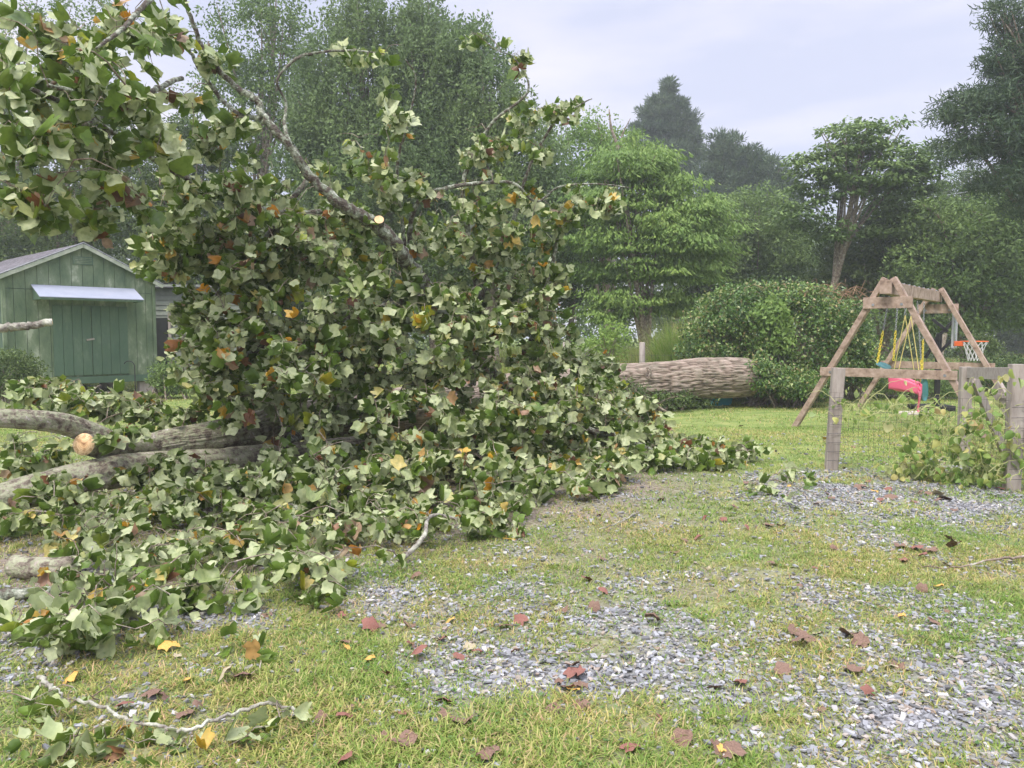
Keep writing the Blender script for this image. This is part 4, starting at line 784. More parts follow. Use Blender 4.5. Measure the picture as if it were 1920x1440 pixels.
for t_, ux_ in ((.42, 1698), (.58, 1709)):
    a = P(ux_, 566, F0[1] + (B0[1] - F0[1]) * t_); a[2] = H - .22; hk = a - [0, 0, .28]; chain(a, hk, .005, .06).build('hook_chain', M['galv'], s2, True)
    for q in (-.23, .17):
        e = c + U * q + Vv * (.17 if t_ > .5 else -.17) + W * .02; MB().tube(np.array([hk + (e - hk) * s_ + R.normal(0, .002, 3) for s_ in np.linspace(0, 1, 6)]), .007, 6).build('rope', M['ropey'], s2, True)
# far swing with the seat hanging on edge
s3 = thing('swing', B_(1733, 745, .8), 'teal seat swing hanging on edge beside the pink toddler seat', 'swing')
e1, e2 = B_(1731, 742, .72), B_(1729, 706, .9)
for a, e, nm in ((B_(1720, 560, .72), e1, 0), (B_(1733, 560, .9), e2, 1)):
    a[2] = H - .22; mid = a + (e - a) * (.5 if nm else .62); chain(a, mid, .0045).build('chain', M['galv'], s3, True); chain(mid, e, .0075, .055).build('chain_grip', M['yellow'], s3, True)
cc = P(1728, 730, 13.9); seat(cc, np.array([0.05, 0, -1.]), np.array([.85, .5, 0]), np.array([-.5, .85, 0]), M['teal'], s3, .42, .20)
st_ = MB(); V = []
th = np.linspace(0, 2 * np.pi, 13)[:-1]
for zz, k in ((-.02, 1.0), (.035, .97), (.05, .8)): V += [P(1715, 770, 15.0) * [1, 1, 0] + [math.cos(a) * .36 * k * (1 + .1 * math.sin(3 * a)), math.sin(a) * .22 * k, zz] for a in th]
f = [(12 * l + i, 12 * l + (i + 1) % 12, 12 * (l + 1) + (i + 1) % 12, 12 * (l + 1) + i) for l in range(2) for i in range(12)] + [tuple(range(24, 36))]
M['stonepale'] = mat_noise('pale_stone', [(.3, (.45, .40, .35)), (.7, (.66, .60, .54))], 7, .9, .4)
tag(st_.add(V, f).build('flat_stone', M['stonepale'], None), 'pale flat stone lying in the grass under the swings', 'stone')

# ------------------------------------------------------------------ basketball hoop
hp = thing('basketball_hoop', (8.6, 15.4, 0), 'portable basketball hoop with clear board edge on, orange rim and white net', 'basketball hoop')
M['black'] = mat_noise('black_steel', [(.3, (.015, .015, .017)), (.7, (.035, .035, .038))], 8, .45, 0)
M['orange'] = mat_noise('orange_paint', [(.3, (.72, .12, .03)), (.7, (.85, .18, .05))], 8, .45, 0)
M['netw'] = mat_noise('white_net', [(.3, (.60, .60, .60)), (.7, (.8, .8, .8))], 30, .8, 0)
bc = P(1789, 640, 15.4); fdir = np.array([.83, -.56, 0]); fdir /= np.linalg.norm(fdir); sdr = np.array([-fdir[1], fdir[0], 0])
m_, t_, N_, K_, b_ = newmat('clear_board'); b_.inputs['Base Color'].default_value = (.75, .8, .82, 1); b_.inputs['Alpha'].default_value = .35; b_.inputs['Roughness'].default_value = .1
MB().beam(bc - sdr * .5 + [0, 0, .24], bc + sdr * .5 + [0, 0, .24], .012, .70, bev=.02).build('backboard', m_, hp)
mb = MB(); q4 = [bc - sdr * .52 + [0, 0, -.12], bc + sdr * .52 + [0, 0, -.12], bc + sdr * .52 + [0, 0, .60], bc - sdr * .52 + [0, 0, .60]]
for i in range(4): mb.beam(q4[i], q4[(i + 1) % 4], .035, .035, up=tuple(fdir))
mb.build('board_frame', mat_noise('grey_frame', [(.3, (.35, .36, .38)), (.7, (.5, .51, .53))], 5, .4, 0), hp)
rc = bc + fdir * .36 + [0, 0, .0]
mb = MB(); mb.tube([rc + .228 * (fdir * math.cos(a) + sdr * math.sin(a)) for a in np.linspace(0, 6.2832, 29)], .010, 7, False)
mb.beam(bc + fdir * .01 - [0, 0, .045], bc + fdir * .16 - [0, 0, .045], .16, .10, bev=.05); mb.build('rim', M['orange'], hp, False)
mb = MB()
for k in range(12):
    for sg in (-1, 1):
        pts = [];
        for i in range(5):
            z = i / 4; rr = .225 - .115 * z ** .7; a = k * math.pi / 6 + sg * z * math.pi / 3; pts.append(rc + rr * (fdir * math.cos(a) + sdr * math.sin(a)) - [0, 0, .38 * z + .01])
        mb.tube(pts, .0045, 4, False)
mb.build('net', M['netw'], hp, True)
pb = bc - fdir * .27; pb[2] = 0; mb = MB(); mb.beam(pb, pb + [0, 0, bc[2] + .15], .09, .09); mb.build('pole', M['black'], hp)
mb = MB()
for a, b2 in (((-.27, -.25), (-.02, .05)), ((-.27, .12), (-.02, .42)), ((-.40, .45), (-.12, .20)), ((-.50, -.35), (-.27, .15))): mb.beam(bc + fdir * a[0] + [0, 0, a[1]], bc + fdir * b2[0] + [0, 0, b2[1]], .05, .06)
mb.build('lift_arms', M['black'], hp)
MB().box(pb + [0, .2, .06], .7, .55, .12).build('base', M['black'], hp)

# ------------------------------------------------------------------ garden fence, gate frame, vines
gf = thing('garden_fence', G(1560, 880), 'grey weathered garden fence posts with a gate frame and welded wire mesh', 'fence')
pA, pB, pC = G(1558, 880), G(1806, 862), G(1896, 918)
def post(p, px, py, wd, nm='post'):
    top = P(px, py, p[1]); MB().beam(p - [0, 0, .05], top, wd, wd, up=(.2, 1, 0), bev=.09).build(nm, M['greywood'], gf); return top
tA = post(pA, 1572, 690, .135); tB = post(pB, 1811, 688, .125); tC = post(pC, 1908, 683, .135)
MB().beam(tB + [.02, 0, -.07], np.array([tC[0] - .06, tC[1], tC[2] - .10]) + [0, .0, 0], .04, .135, bev=.06).build('rail', M['greyrail'], gf)
MB().beam(tB + [.10, -.02, -.15], G(1875, 852) + [.10, 0.1, .05], .04, .14, bev=.06).build('brace', M['greywood'], gf)
pD = pC + [1.9, .1, 0]; MB().beam(pD - [0, 0, .05], pD + [.03, 0, 1.2], .13, .13).build('post', M['greywood'], gf)
MB().beam(tC + [.02, .06, -.14], pD + [.03, .06, 1.1], .04, .13).build('rail', M['greyrail'], gf)
def wiremesh(a, b, z0, z1, sx, sz, r, nm, root, mat, sagn=.02):
    mb_p = []; L_ = np.linalg.norm(b - a); nx = int(L_ / sx); d = (b - a) / L_
    def wob(s, z): return np.array([0, 1., 0]) * (vnoise(s * 1.3, z * 2, None, 8) - .5) * sagn * 4
    for i in range(nx + 1):
        s = i * L_ / nx; pts = [a * [1, 1, 0] + d * s + [0, 0, z] + wob(s, z) for z in np.linspace(z0, z1, 5)]; mb_p.append((lambda vf: (vf[0], [vf[1]]))(tube_np(pts, r, 3)))
    for z in np.arange(z0, z1 + 1e-3, sz):
        pts = [a * [1, 1, 0] + d * s + [0, 0, z] + wob(s, z) for s in np.linspace(0, L_, max(4, int(L_ * 4)))]; mb_p.append((lambda vf: (vf[0], [vf[1]]))(tube_np(pts, r, 3)))
    V, Fl = join(mb_p); return mesh(nm, V, Fl, mat, root, True)
wiremesh(pA + [-.08, -.09, 0], pC + [.09, -.09, 0], .02, .92, .055, .10, .0015, 'wire_mesh', gf, M['wire'])
wiremesh(pC + [.07, -.09, 0], pD + [0, -.09, 0], .02, .92, .055, .10, .0015, 'wire_mesh', gf, M['wire'])
for p in (pA, pC):
    for z in np.arange(.12, .95, .105): MB().tube([p + [-.085, -.085, z], p + [.0, -.092, z + .004], p + [.085, -.085, z]], .003, 4).build('wire_end', M['wire'], gf)
# vine with large heart shaped leaves
def heart_leaf(curl, fold, seed):
    h = np.array([(0, 0), (.16, -.10), (.36, -.08), (.48, .10), (.44, .34), (.28, .62), (0, .95)]); rg = np.random.default_rng(seed); h = h + rg.normal(0, .015, h.shape) * (h[:, :1] > 0)
    v = np.vstack([h, h[1:-1] * [-1, 1], [(0, .35)]]); c_ = len(v) - 1; l = lambda i: 6 + i
    t = [(i, i + 1, c_) for i in range(6)] + [(l(1), 0, c_)] + [(l(i + 1), l(i), c_) for i in range(1, 5)] + [(6, l(5), c_)]
    x, y = v[:, 0], v[:, 1]; z = -fold * np.abs(x) - .3 * x * x + rg.normal(0, .02, len(x)); a = curl * y
    return np.stack([x, np.sin(a) / curl, z - (1 - np.cos(a)) / curl], -1), np.array(t)
HS = [heart_leaf(c_, f_, i) for i, (c_, f_) in enumerate([(.4, .2), (1.2, .6), (.8, 1.2), (-.6, .5)])]
M['vine'] = mat_leaf('vine_leaf', [(0, (.15, .26, .05)), (.5, (.25, .37, .08)), (.8, (.40, .46, .12)), (.93, (.60, .56, .20)), (1, (.45, .32, .15))], [(0, (.26, .36, .13)), (.7, (.42, .48, .20)), (1, (.60, .56, .28))], trans=.35, rough=.5)
M['vstem'] = mat_noise('vine_stem', [(.3, (.34, .38, .13)), (.7, (.52, .52, .26))], 12, .7, 0)
def vine(name, label, spots, nleaf, nst, seed):
    root = thing(name, G(spots[0][0], 900), label, 'vine'); st, tg = [], []
    for (a, b2, c_, d_, wt) in spots:
        for k in range(max(1, int(nst * wt))):
            px, py = a + R.uniform(-c_, c_), b2 + R.uniform(-d_, d_); Yd = np.interp(px, [1558, 1896], [8.75, 7.65]) + R.normal(0, .10)
            p = P(px, py, Yd); p[2] = max(.04, p[2]); L_ = R.uniform(.25, .6); dr = np.array([R.choice([-1, 1]) * R.uniform(.4, 1), R.normal(0, .25), R.normal(.1, .4)]); q = p + dr * L_ * .6
            q[2] = max(.04, q[2]); cpt = (p + q) / 2 + [0, -.03, R.uniform(.05, .22)]; tt = np.linspace(0, 1, 8)[:, None]; st.append((1 - tt) ** 2 * p + 2 * tt * (1 - tt) * cpt + tt ** 2 * q + R.normal(0, .008, (8, 3)))
    V, Fl = twig_mesh(st, .0022); mesh('stems', V, Fl, M['vstem'], root, True)['kind'] = 'stuff'
    n = nleaf; i = R.integers(0, len(st), n); j = R.integers(0, 8, n); q = np.array([st[a][b2] for a, b2 in zip(i, j)]); out = rdir(n) * [1, 1, .6]; b0 = q + out * .05; b0[:, 2] = np.maximum(.03, b0[:, 2])
    V, Fl = place_leaves(b0, out * .6 + [0, -.2, -.7], rdir(n) + [0, -.4, .5], R.uniform(.05, .11, n) * R.choice([.7, 1, 1.1], n), pet_from=q, shapes=HS); V[:, 2] = np.maximum(V[:, 2], .012)
    mesh('leaves', V, Fl, M['vine'], root, True)['kind'] = 'stuff'; return root
vine('climbing_vine', 'yellowing heart leaved vine heaped on the wire mesh against the right gate post', [(1840, 840, 60, 60, 1.), (1780, 860, 60, 50, 1.2), (1730, 870, 40, 45, .8), (1860, 770, 35, 40, .45), (1700, 890, 30, 25, .5), (1850, 895, 50, 18, .6), (1905, 830, 14, 50, .3)], 520, 36, 1)
vine('climbing_vine', 'thin pale vine tendrils trailing along the top of the wire beside the left fence post', [(1640, 772, 40, 14, .7), (1700, 782, 40, 20, .9), (1590, 780, 30, 20, .35), (1745, 790, 35, 30, .6), (1560, 790, 12, 40, .12)], 75, 26, 2)
# weathered wooden steps cut by the frame edge
ws = thing('wooden_steps', (6.35, 8.6, 0), 'weathered wooden steps with pale edges behind the right gate post', 'steps')
for k, (z, y0) in enumerate(((.28, 8.55), (.56, 8.85), (.84, 9.15))):
    MB().box((6.72, y0, z), 1.5, .30, .045).build('tread', M['greywood'], ws); MB().box((6.72, y0 - .13, z - .14), 1.45, .03, .20).build('riser', M['greywood'], ws)
MB().beam((6.02, 8.4, .0), (6.02, 9.4, .95), .05, .2).build('stringer', M['greywood'], ws)

# ------------------------------------------------------------------ back wire fence, bin, pole, lines
bf = thing('wire_fence', P(1203, 740, 17.4) * [1, 1, 0], 'wire field fence with pale round posts behind the log', 'fence')
fa, fb = P(960, 740, 18.6) * [1, 1, 0], P(1335, 745, 17.3) * [1, 1, 0]
fp = [P(1060, 740, 18.3) * [1, 1, 0], P(1203, 740, 17.8) * [1, 1, 0], fb]
for i, p in enumerate(fp): MB().tube([p - [0, 0, .05], p + [.01, 0, .6], p + [0, 0, 1.22 if i == 2 else 1.38], p + [0, 0, 1.24 if i == 2 else 1.40]], [.075, .07, .068, .05], 10).build('post', M['greywood'], bf, True)
wiremesh(fa, fb, .05, 1.15, .15, .15, .0028, 'wire_mesh', bf, M['wire'])
M['bin'] = mat_noise('turquoise_plastic', [(.3, (.02, .26, .36)), (.7, (.04, .36, .46))], 5, .4, 0, spec=.5)
bn = thing('storage_bin', P(1352, 757, 16.9) * [1, 1, 0], 'turquoise plastic bin standing on the grass under the log', 'bin'); c = P(1352, 757, 16.9) * [1, 1, 0]; mb = MB()
prof_ = [(.0, .20, .13), (.26, .25, .17), (.26, .275, .19), (.285, .275, .19), (.285, .24, .155), (.04, .19, .12)]; V = []
for z, rx, ry in prof_:
    for a in np.linspace(0, 2 * np.pi, 21)[:-1]: V.append(c + [math.copysign(abs(math.cos(a)) ** .35, math.cos(a)) * rx, math.copysign(abs(math.sin(a)) ** .35, math.sin(a)) * ry, z])
mb.add(V, [(20 * l + i, 20 * l + (i + 1) % 20, 20 * (l + 1) + (i + 1) % 20, 20 * (l + 1) + i) for l in range(5) for i in range(20)] + [tuple(range(100, 120)), tuple(range(19, -1, -1))]).build('tub', M['bin'], bn, False)
p0 = P(1148, 660, 33); p0[2] = 0; pt = P(1149, 380, 33); tag(MB().tube([p0, (p0 + pt) / 2, pt], [.16, .145, .12], 10).build('utility_pole', M['greywood'], None, True), 'thin grey utility pole rising between spreading tree and fallen crown', 'utility pole')
for k, (ya, yb, lb) in enumerate(((385, 347, 'upper'), (440, 421, 'middle'), (470, 456, 'lowest'))):
    a, b2 = P(1149, ya, 33), P(2050, yb - 40, 40); tt = np.linspace(0, 1, 24)[:, None]; q = a + (b2 - a) * tt - [0, 0, 1] * (4 * tt * (1 - tt)) * 1.0
    tag(MB().tube(q, .012, 4).build('power_line', M['galv'], None), lb + ' thin power line crossing in front of the trees', 'power line')

# ------------------------------------------------------------------ green shed
def shed():
    a = math.radians(48); fx = np.array([math.cos(a), math.sin(a), 0]); dp = np.array([-math.sin(a), math.cos(a), 0]); O = np.array([-11.95, 17.8, 0]); Wd = 3.54; Dp = 6.0; z0, ze, zp = .34, 2.95, 3.80
    t = thing('garden_shed', O + fx * 1.6, 'green painted board shed with a gable roof and a pale metal awning over its doors', 'shed'); ang = a
    paint = mat_noise('green_paint', [(.32, (.075, .12, .07)), (.48, (.125, .175, .10)), (.58, (.18, .23, .145)), (.66, (.34, .38, .28))], 2.6, .75, .4, 40, (1, 1, .5), detail=9, dist=.01)
    paint2 = mat_noise('green_door_paint', [(.3, (.065, .12, .078)), (.55, (.095, .155, .10)), (.68, (.18, .24, .165))], 2.2, .7, .4, 40, (1, 1, .4), detail=9, dist=.01)
    trim = mat_noise('pale_trim', [(.3, (.28, .33, .24)), (.7, (.48, .50, .42))], 6, .8, .3, 40)
    dark = M['twig']
    def Q(u, v, z): return O + fx * u + dp * v + [0, 0, z]
    roofz = lambda u: ze + (zp - ze) * (1 - abs(u - Wd / 2) / (Wd / 2))
    mb = MB(); n = 14; bw = Wd / n                            # boards with open grooves between them
    for i in range(n):
        u0, u1 = i * bw + .005, (i + 1) * bw - .005; jit = R.uniform(0, .004)
        for (za, zb0, zb1, off) in ((z0 + .18, 2.66, 2.66, 0), (2.675, roofz(u0), roofz(u1), -.006)):
            if 0 <= Wd / 2 - u0 and Wd / 2 < u1 and off: pass
            v = [Q(u0, off - jit, za), Q(u1, off - jit, za), Q(u1, off - jit, zb1), Q(u0, off - jit, zb0), Q(u0, .03, za), Q(u1, .03, za), Q(u1, .03, zb1), Q(u0, .03, zb0)]
            mb.add(v, [(0, 1, 2, 3), (1, 5, 6, 2), (4, 0, 3, 7), (3, 2, 6, 7), (5, 4, 7, 6), (1, 0, 4, 5)])
    mb.build('front_wall', paint, t)
    # inner backing, side and back walls
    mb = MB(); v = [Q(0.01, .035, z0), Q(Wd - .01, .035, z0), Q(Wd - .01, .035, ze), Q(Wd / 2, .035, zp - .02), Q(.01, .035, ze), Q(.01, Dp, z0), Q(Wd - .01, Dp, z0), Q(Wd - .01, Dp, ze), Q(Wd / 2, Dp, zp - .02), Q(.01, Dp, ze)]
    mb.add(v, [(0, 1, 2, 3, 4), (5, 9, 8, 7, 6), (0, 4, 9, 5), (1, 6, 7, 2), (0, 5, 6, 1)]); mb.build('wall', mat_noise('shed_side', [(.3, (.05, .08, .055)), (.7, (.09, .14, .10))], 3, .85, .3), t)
    MB().box(Q(Wd / 2, -.012, z0 + .09), Wd + .02, .05, .17, ang).build('skirt_board', paint2, t)
    # double door, slightly proud
    d0, d1 = 1.05, 2.80; mb_ = []
    for (ua, ub) in ((d0, (d0 + d1) / 2 - .006), ((d0 + d1) / 2 + .006, d1)):
        mb = MB(); k = 4; w_ = (ub - ua) / k
        for i in range(k): c = Q(ua + (i + .5) * w_, -.025, (z0 + .22 + 2.30) / 2); mb.box(c, w_ - .009, .03, 2.30 - z0 - .22, ang)
        dd = mb.build('door', paint2, t)
        if ua > d0 + .1:
            MB().beam(Q((d0 + d1) / 2 - .13, -.055, 1.44), Q((d0 + d1) / 2 + .05, -.055, 1.47), .03, .045).build('latch', M['greywood'], dd)
    for s_ in (0, 1):                                          # corner trim
        u = .045 if s_ == 0 else Wd - .045; MB().beam(Q(u, -.022, z0 + .18), Q(u, -.022, ze - .03), .035, .085, up=tuple(fx)).build('corner_trim', paint, t)
    MB().box(Q(Wd / 2 + .02, -.02, 3.42), .46, .03, .20, ang).build('vent_frame', paint2, t)
    mb = MB(); [mb.box(Q(Wd / 2 + .02, -.04, 3.36 + .04 * k), .40, .015, .018, ang) for k in range(4)]; mb.build('vent', paint, t)
    # awning
    am = mat_noise('pale_metal_sheet', [(.3, (.32, .35, .44)), (.6, (.38, .41, .50)), (.75, (.42, .42, .48))], 3, .35, .0, spec=.5)
    u0, u1 = .62, 3.0; zt, zb, pj = 2.78, 2.48, .62
    v = [Q(u0, -.02, zt), Q(u1, -.02, zt), Q(u1, -pj, zb), Q(u0, -pj, zb)]; v += [q - [0, 0, .018] for q in v]
    aw = MB().add(v, [(3, 2, 1, 0), (4, 5, 6, 7), (0, 1, 5, 4), (1, 2, 6, 5), (2, 3, 7, 6), (3, 0, 4, 7)]).build('awning', am, t)
    MB().beam(Q(u0 + .02, -pj + .03, zb - .045), Q(u1 - .02, -pj + .03, zb - .045), .03, .05).build('awning_rail', paint2, aw)
    for u in (u0 + .03, u1 - .03):
        v = [Q(u, -.02, zt - .03), Q(u, -pj + .05, zb - .03), Q(u, -pj + .05, zb - .07), Q(u, -.02, zb - .07)]; v += [q + fx * .02 for q in v]
        MB().add(v, [(0, 1, 2, 3), (7, 6, 5, 4), (0, 4, 5, 1), (1, 5, 6, 2), (2, 6, 7, 3), (3, 7, 4, 0)]).build('awning_cheek', paint2, aw)
    # roof: shingle courses
    sh = mat_noise('grey_shingle', [(.3, (.10, .095, .11)), (.5, (.17, .16, .175)), (.7, (.26, .25, .27))], 5, .95, .4, 60, (1, 1, 1), dist=.01)
    for s_ in (-1, 1):
        mb = MB(); rows = 13; e_u = Wd / 2 + .16
        for k in range(rows):
            q0, q1 = k / rows, (k + 1.12) / rows; zq = lambda q: zp + .05 - (zp - ze) / (Wd / 2) * e_u * q; uq = lambda q: Wd / 2 + s_ * e_u * q
            for j in range(16):
                v0, v1 = -.16 + (Dp + .3) * j / 16 + .004, -.16 + (Dp + .3) * (j + 1) / 16 - .004; l = .012 + R.uniform(0, .006)
                v = [Q(uq(q0), v0, zq(q0)), Q(uq(q0), v1, zq(q0)), Q(uq(q1), v1, zq(q1) + l), Q(uq(q1), v0, zq(q1) + l)]; v += [p_ - [0, 0, .02] for p_ in v]
                mb.add(v, [(0, 1, 2, 3), (7, 6, 5, 4), (0, 4, 5, 1), (1, 5, 6, 2), (2, 6, 7, 3), (3, 7, 4, 0)])
        mb.build('roof_slope', sh, t)
        a_, b_ = Q(Wd / 2, -.14, zp + .0), Q(Wd / 2 + s_ * (Wd / 2 + .17), -.14, ze - .085); MB().beam(a_, b_, .025, .11).build('bargeboard', trim, t)
        MB().beam(a_ + [0, 0, .062], b_ + [0, 0, .062], .05, .018).build('drip_edge', M['galv'], t)
    for u, v_ in ((.2, .2), (Wd - .25, .15), (.2, 2.8), (Wd - .25, 2.8), (Wd - .25, Dp - .2)): MB().box(Q(u, v_, z0 / 2 - .01), .40, .20, z0, ang).build('foundation_block', M['greywood'], t)
    return Q
Q = shed()
cb = P(184, 742, 18.0); cb[2] = .1; 
M['block'] = mat_noise('cinder_block', [(.3, (.34, .27, .22)), (.7, (.52, .44, .37))], 12, .95, .5, 60)
tag(MB().box(cb - [.21, 0, 0], .39, .19, .19, .3).build('concrete_block', M['block'], None), 'left one of two tan concrete blocks laid end to end before the shed doors', 'concrete block', 'concrete blocks')
tag(MB().box(cb + [.19, .10, 0], .39, .19, .19, .25).build('concrete_block', M['block'], None), 'right one of two tan concrete blocks laid end to end before the shed doors', 'concrete block', 'concrete blocks')
# shepherd hook
hk = []; b0 = P(254, 735, 15.0); b0[2] = 0
for z in np.linspace(-.05, .95, 8): hk.append(b0 + [0, 0, z])
for a in np.linspace(.2, 2.6, 9): hk.append(b0 + [-.11 + .11 * math.cos(a), 0, .95 + .11 * math.sin(a)])
tag(MB().tube(hk, .010, 6).build('shepherd_hook', M['black'], None, True), 'thin dark curved garden hook standing before the shed', 'garden hook')
# outbuilding
ob = thing('outbuilding', (-8.6, 24.5, 0), 'grey green lap sided outbuilding half hidden behind leaves right of the shed', 'outbuilding')
ox0, ox1, oy = P(288, 600, 24)[0], P(520, 600, 24)[0], 24.0; zt = P(300, 540, 24)[2]; sid = mat_noise('lap_siding', [(.3, (.15, .175, .14)), (.7, (.25, .275, .23))], 3, .8, .3)
mb = MB()
for z in np.arange(.1, zt, .16): mb.add([(ox0, oy - .03, z), (ox1, oy - .03, z), (ox1, oy, z + .165), (ox0, oy, z + .165), (ox0, oy + .02, z), (ox1, oy + .02, z)], [(0, 1, 2, 3), (0, 4, 5, 1)])
mb.add([(ox0, oy + .03, 0), (ox1, oy + .03, 0), (ox1, oy + .03, zt), (ox0, oy + .03, zt), (ox0, oy + 4, 0), (ox1, oy + 4, 0), (ox1, oy + 4, zt), (ox0, oy + 4, zt)], [(0, 1, 2, 3), (1, 5, 6, 2), (4, 0, 3, 7), (5, 4, 7, 6)]); mb.build('wall', sid, ob)
v = [(ox0 - .2, oy - .3, zt), (ox1 + .2, oy - .3, zt), (ox1 + .2, oy + 2, zt + .35), (ox0 - .2, oy + 2, zt + .35), (ox0 - .2, oy + 4.3, zt), (ox1 + .2, oy + 4.3, zt)]
MB().add(v, [(0, 1, 2, 3), (3, 2, 5, 4), (0, 3, 4), (1, 5, 2), (0, 4, 5, 1)]).build('roof', mat_noise('dark_roofing', [(.3, (.035, .035, .04)), (.7, (.07, .07, .075))], 4, .9, .3), ob)
dk = mat_noise('opening_shade', [(.3, (.012, .014, .013)), (.7, (.03, .032, .03))], 4, .5, 0)  # shade of the opening put into the near-black colour of a solid panel
MB().box((P(306, 640, 24)[0], oy - .06, 1.15), .36, .04, 1.9).build('doorway_shade', dk, ob); MB().box((P(321, 640, 24)[0], oy - .07, 1.2), .08, .06, 2.1).build('door_post', M['greywood'], ob)

# ------------------------------------------------------------------ loose things on the ground
def loose_branch(label, rows, mat, r0, r1, targets, per, sz, name='fallen_branch', z=.02, cat='branch'):
    pts = np.array([list(G(a, b)) for a, b in rows]); pts[:, 2] = gz(pts[:, 0], pts[:, 1]) + z + np.array([abs(R.normal(0, .02)) for _ in rows]); rr = np.linspace(r0, r1, len(rows))
    t = thing(name, pts[0], label, cat); p = smoothpath(np.hstack([pts, rr[:, None]]), 7); p[:, :3] += R.normal(0, .004, (len(p), 3))
    V, Fq = tube_np(p[:, :3], p[:, 3] * (1 + R.normal(0, .08, len(p))), 8); mesh('stem', V, [tuple(q) for q in Fq.tolist()] + [tuple(range(7, -1, -1)), tuple(range(len(V) - 8, len(V)))], mat, t, True)
    if len(targets):
        T_ = []
        for (a, b, c, d, n) in targets:
            for k in range(n): q = G(a + R.normal(0, c), b + R.normal(0, d)); q[2] = R.uniform(.03, .14); T_.append(q)
        tws = grow([p[:, :3]], [p[:, 3]], np.array(T_), step=.05); V, Fl = twig_mesh(tws, .0018); tag(mesh('twigs', V, Fl, M['twig'], t, True), kind='stuff')
        if per:
            V, Fl = dress(tws, per, sz, zmin=.025, span=.16); V[:, 2] = np.maximum(V[:, 2], .010); tag(mesh('leaves', V, Fl, M['tulip'], t, True), kind='stuff')
    return t
loose_branch('lichen pale fallen branch with wilted leaf clusters lying in the grass nearest the camera', [(145, 1352), (200, 1362), (250, 1378), (300, 1390), (352, 1396), (400, 1378), (450, 1358), (505, 1352), (565, 1362)], M['palebark'], .007, .008,
             [(60, 1385, 35, 28, 8), (130, 1420, 30, 15, 4), (200, 1405, 20, 10, 2), (500, 1405, 18, 14, 4), (420, 1415, 20, 12, 3), (300, 1430, 20, 8, 2)], (3, 5), (.062, .10), z=.05)
loose_branch('short crooked grey stick pointing down toward the nearest fallen branch', [(72, 1290), (100, 1308), (120, 1325)], M['palebark'], .011, .008, [(160, 1330, 15, 8, 2), (230, 1345, 10, 4, 1)], None, (.1, .12), cat='stick')
loose_branch('lichen spotted stick poking out below the right side of the fallen crown', [(1198, 966), (1165, 985), (1125, 1004)], M['palebark'], .006, .004, [(1190, 950, 12, 6, 3)], None, 0, cat='stick')
loose_branch('long thin bare branch entering over the gravel from the frame edge', [(1960, 1043), (1905, 1055), (1850, 1066), (1790, 1070), (1730, 1068)], M['twig'], .011, .003, [(1700, 1060, 30, 6, 2)], None, 0, cat='branch')
loose_branch('thin curved twig on the gravel left of the brown leaf clump', [(1120, 1222), (1085, 1235), (1020, 1238), (1000, 1216)], M['twig'], .004, .002, [], None, 0, cat='twig')
loose_branch('broken leafy twig lying between the grass and the pale gravel below the crown', [(470, 1225), (490, 1255), (455, 1275), (425, 1272)], M['twig'], .004, .002, [(455, 1240, 16, 12, 3)], (3, 4), (.08, .11), cat='twig')
loose_branch('wilting leafy twig on the gravel at the tip of the fallen crown', [(1395, 925), (1430, 905), (1470, 915), (1530, 935)], M['twig'], .006, .003, [(1425, 915, 20, 10, 4), (1510, 915, 14, 10, 3), (1480, 935, 12, 6, 2)], (3, 5), (.10, .14), cat='twig')
lg = thing('cut_log', G(90, 1105), 'short pale barked log piece lying under leaves at the left', 'log')
pth = pxpath([(28, 1092, 4.9, .07), (60, 1090, 4.85, .075), (100, 1085, 4.85, .073), (145, 1080, 4.9, .07)], 12); pth[:, 2] = np.maximum(pth[:, 2], .075)
bark_tube('bark', pth, 40, lg, None, .008, fu=20, fv=4, cap_end=True, cap_start=True)
lg = thing('cut_log', G(20, 1160), 'thin grey branch piece resting below the pale log at the left frame edge', 'log')
pth = pxpath([(-60, 1160, 4.3, .045), (0, 1140, 4.4, .04), (60, 1128, 4.45, .035), (120, 1122, 4.5, .028)], 10); pth[:, 2] = np.maximum(pth[:, 2], .05)
bark_tube('bark', pth, 30, lg, None, .006, fu=20, fv=4, mat=M['limb'], cap_end=True)

# dead leaves, each one an object; meshes shared per kind
KINDS = {
 'brown': ([(0, (.12, .07, .05)), (.5, (.12, .075, .055)), (1, (.27, .175, .125))], 'dry brown curled leaf lying on the ground', 'dry brown curled leaves'),
 'red': ([(0, (.22, .08, .06)), (.5, (.13, .06, .05)), (1, (.25, .13, .10))], 'reddish fallen leaf lying on the ground', 'reddish fallen leaves'),
 'yellow': ([(0, (.55, .28, .05)), (1, (.70, .46, .14))], 'yellow orange fallen leaf lying on the ground', 'yellow orange fallen leaves'),
 'pale': ([(0, (.32, .27, .17)), (1, (.50, .44, .30))], 'pale greenish fallen leaf lying on the ground', 'pale greenish fallen leaves')}
DS = [leaf_shape(c, f, u, 50 + i, .035) for i, (c, f, u) in enumerate([(.5, .15, .3), (.9, -.3, .6), (-.8, .25, -.5), (.7, .55, -.2), (-.5, -.3, .5), (1.5, .3, .4), (-.3, -.1, -.6), (.9, -.8, 1.0)])]
DM = {}
for k, (stp, lb, gp) in KINDS.items():
    m = mat_noise('dead_leaf_' + k, [(.3, stp[0][1]), (.7, stp[-1][1])], 16, .7, .4, 60, dist=.004); DM[k] = []
    for sv, stt in DS:
        sv = sv - sv.mean(0); sv[:, 2] -= sv[:, 2].min(); o = mesh('dead_leaf', sv, stt, m, None, True, link=False); sb = o.modifiers; DM[k].append(o)
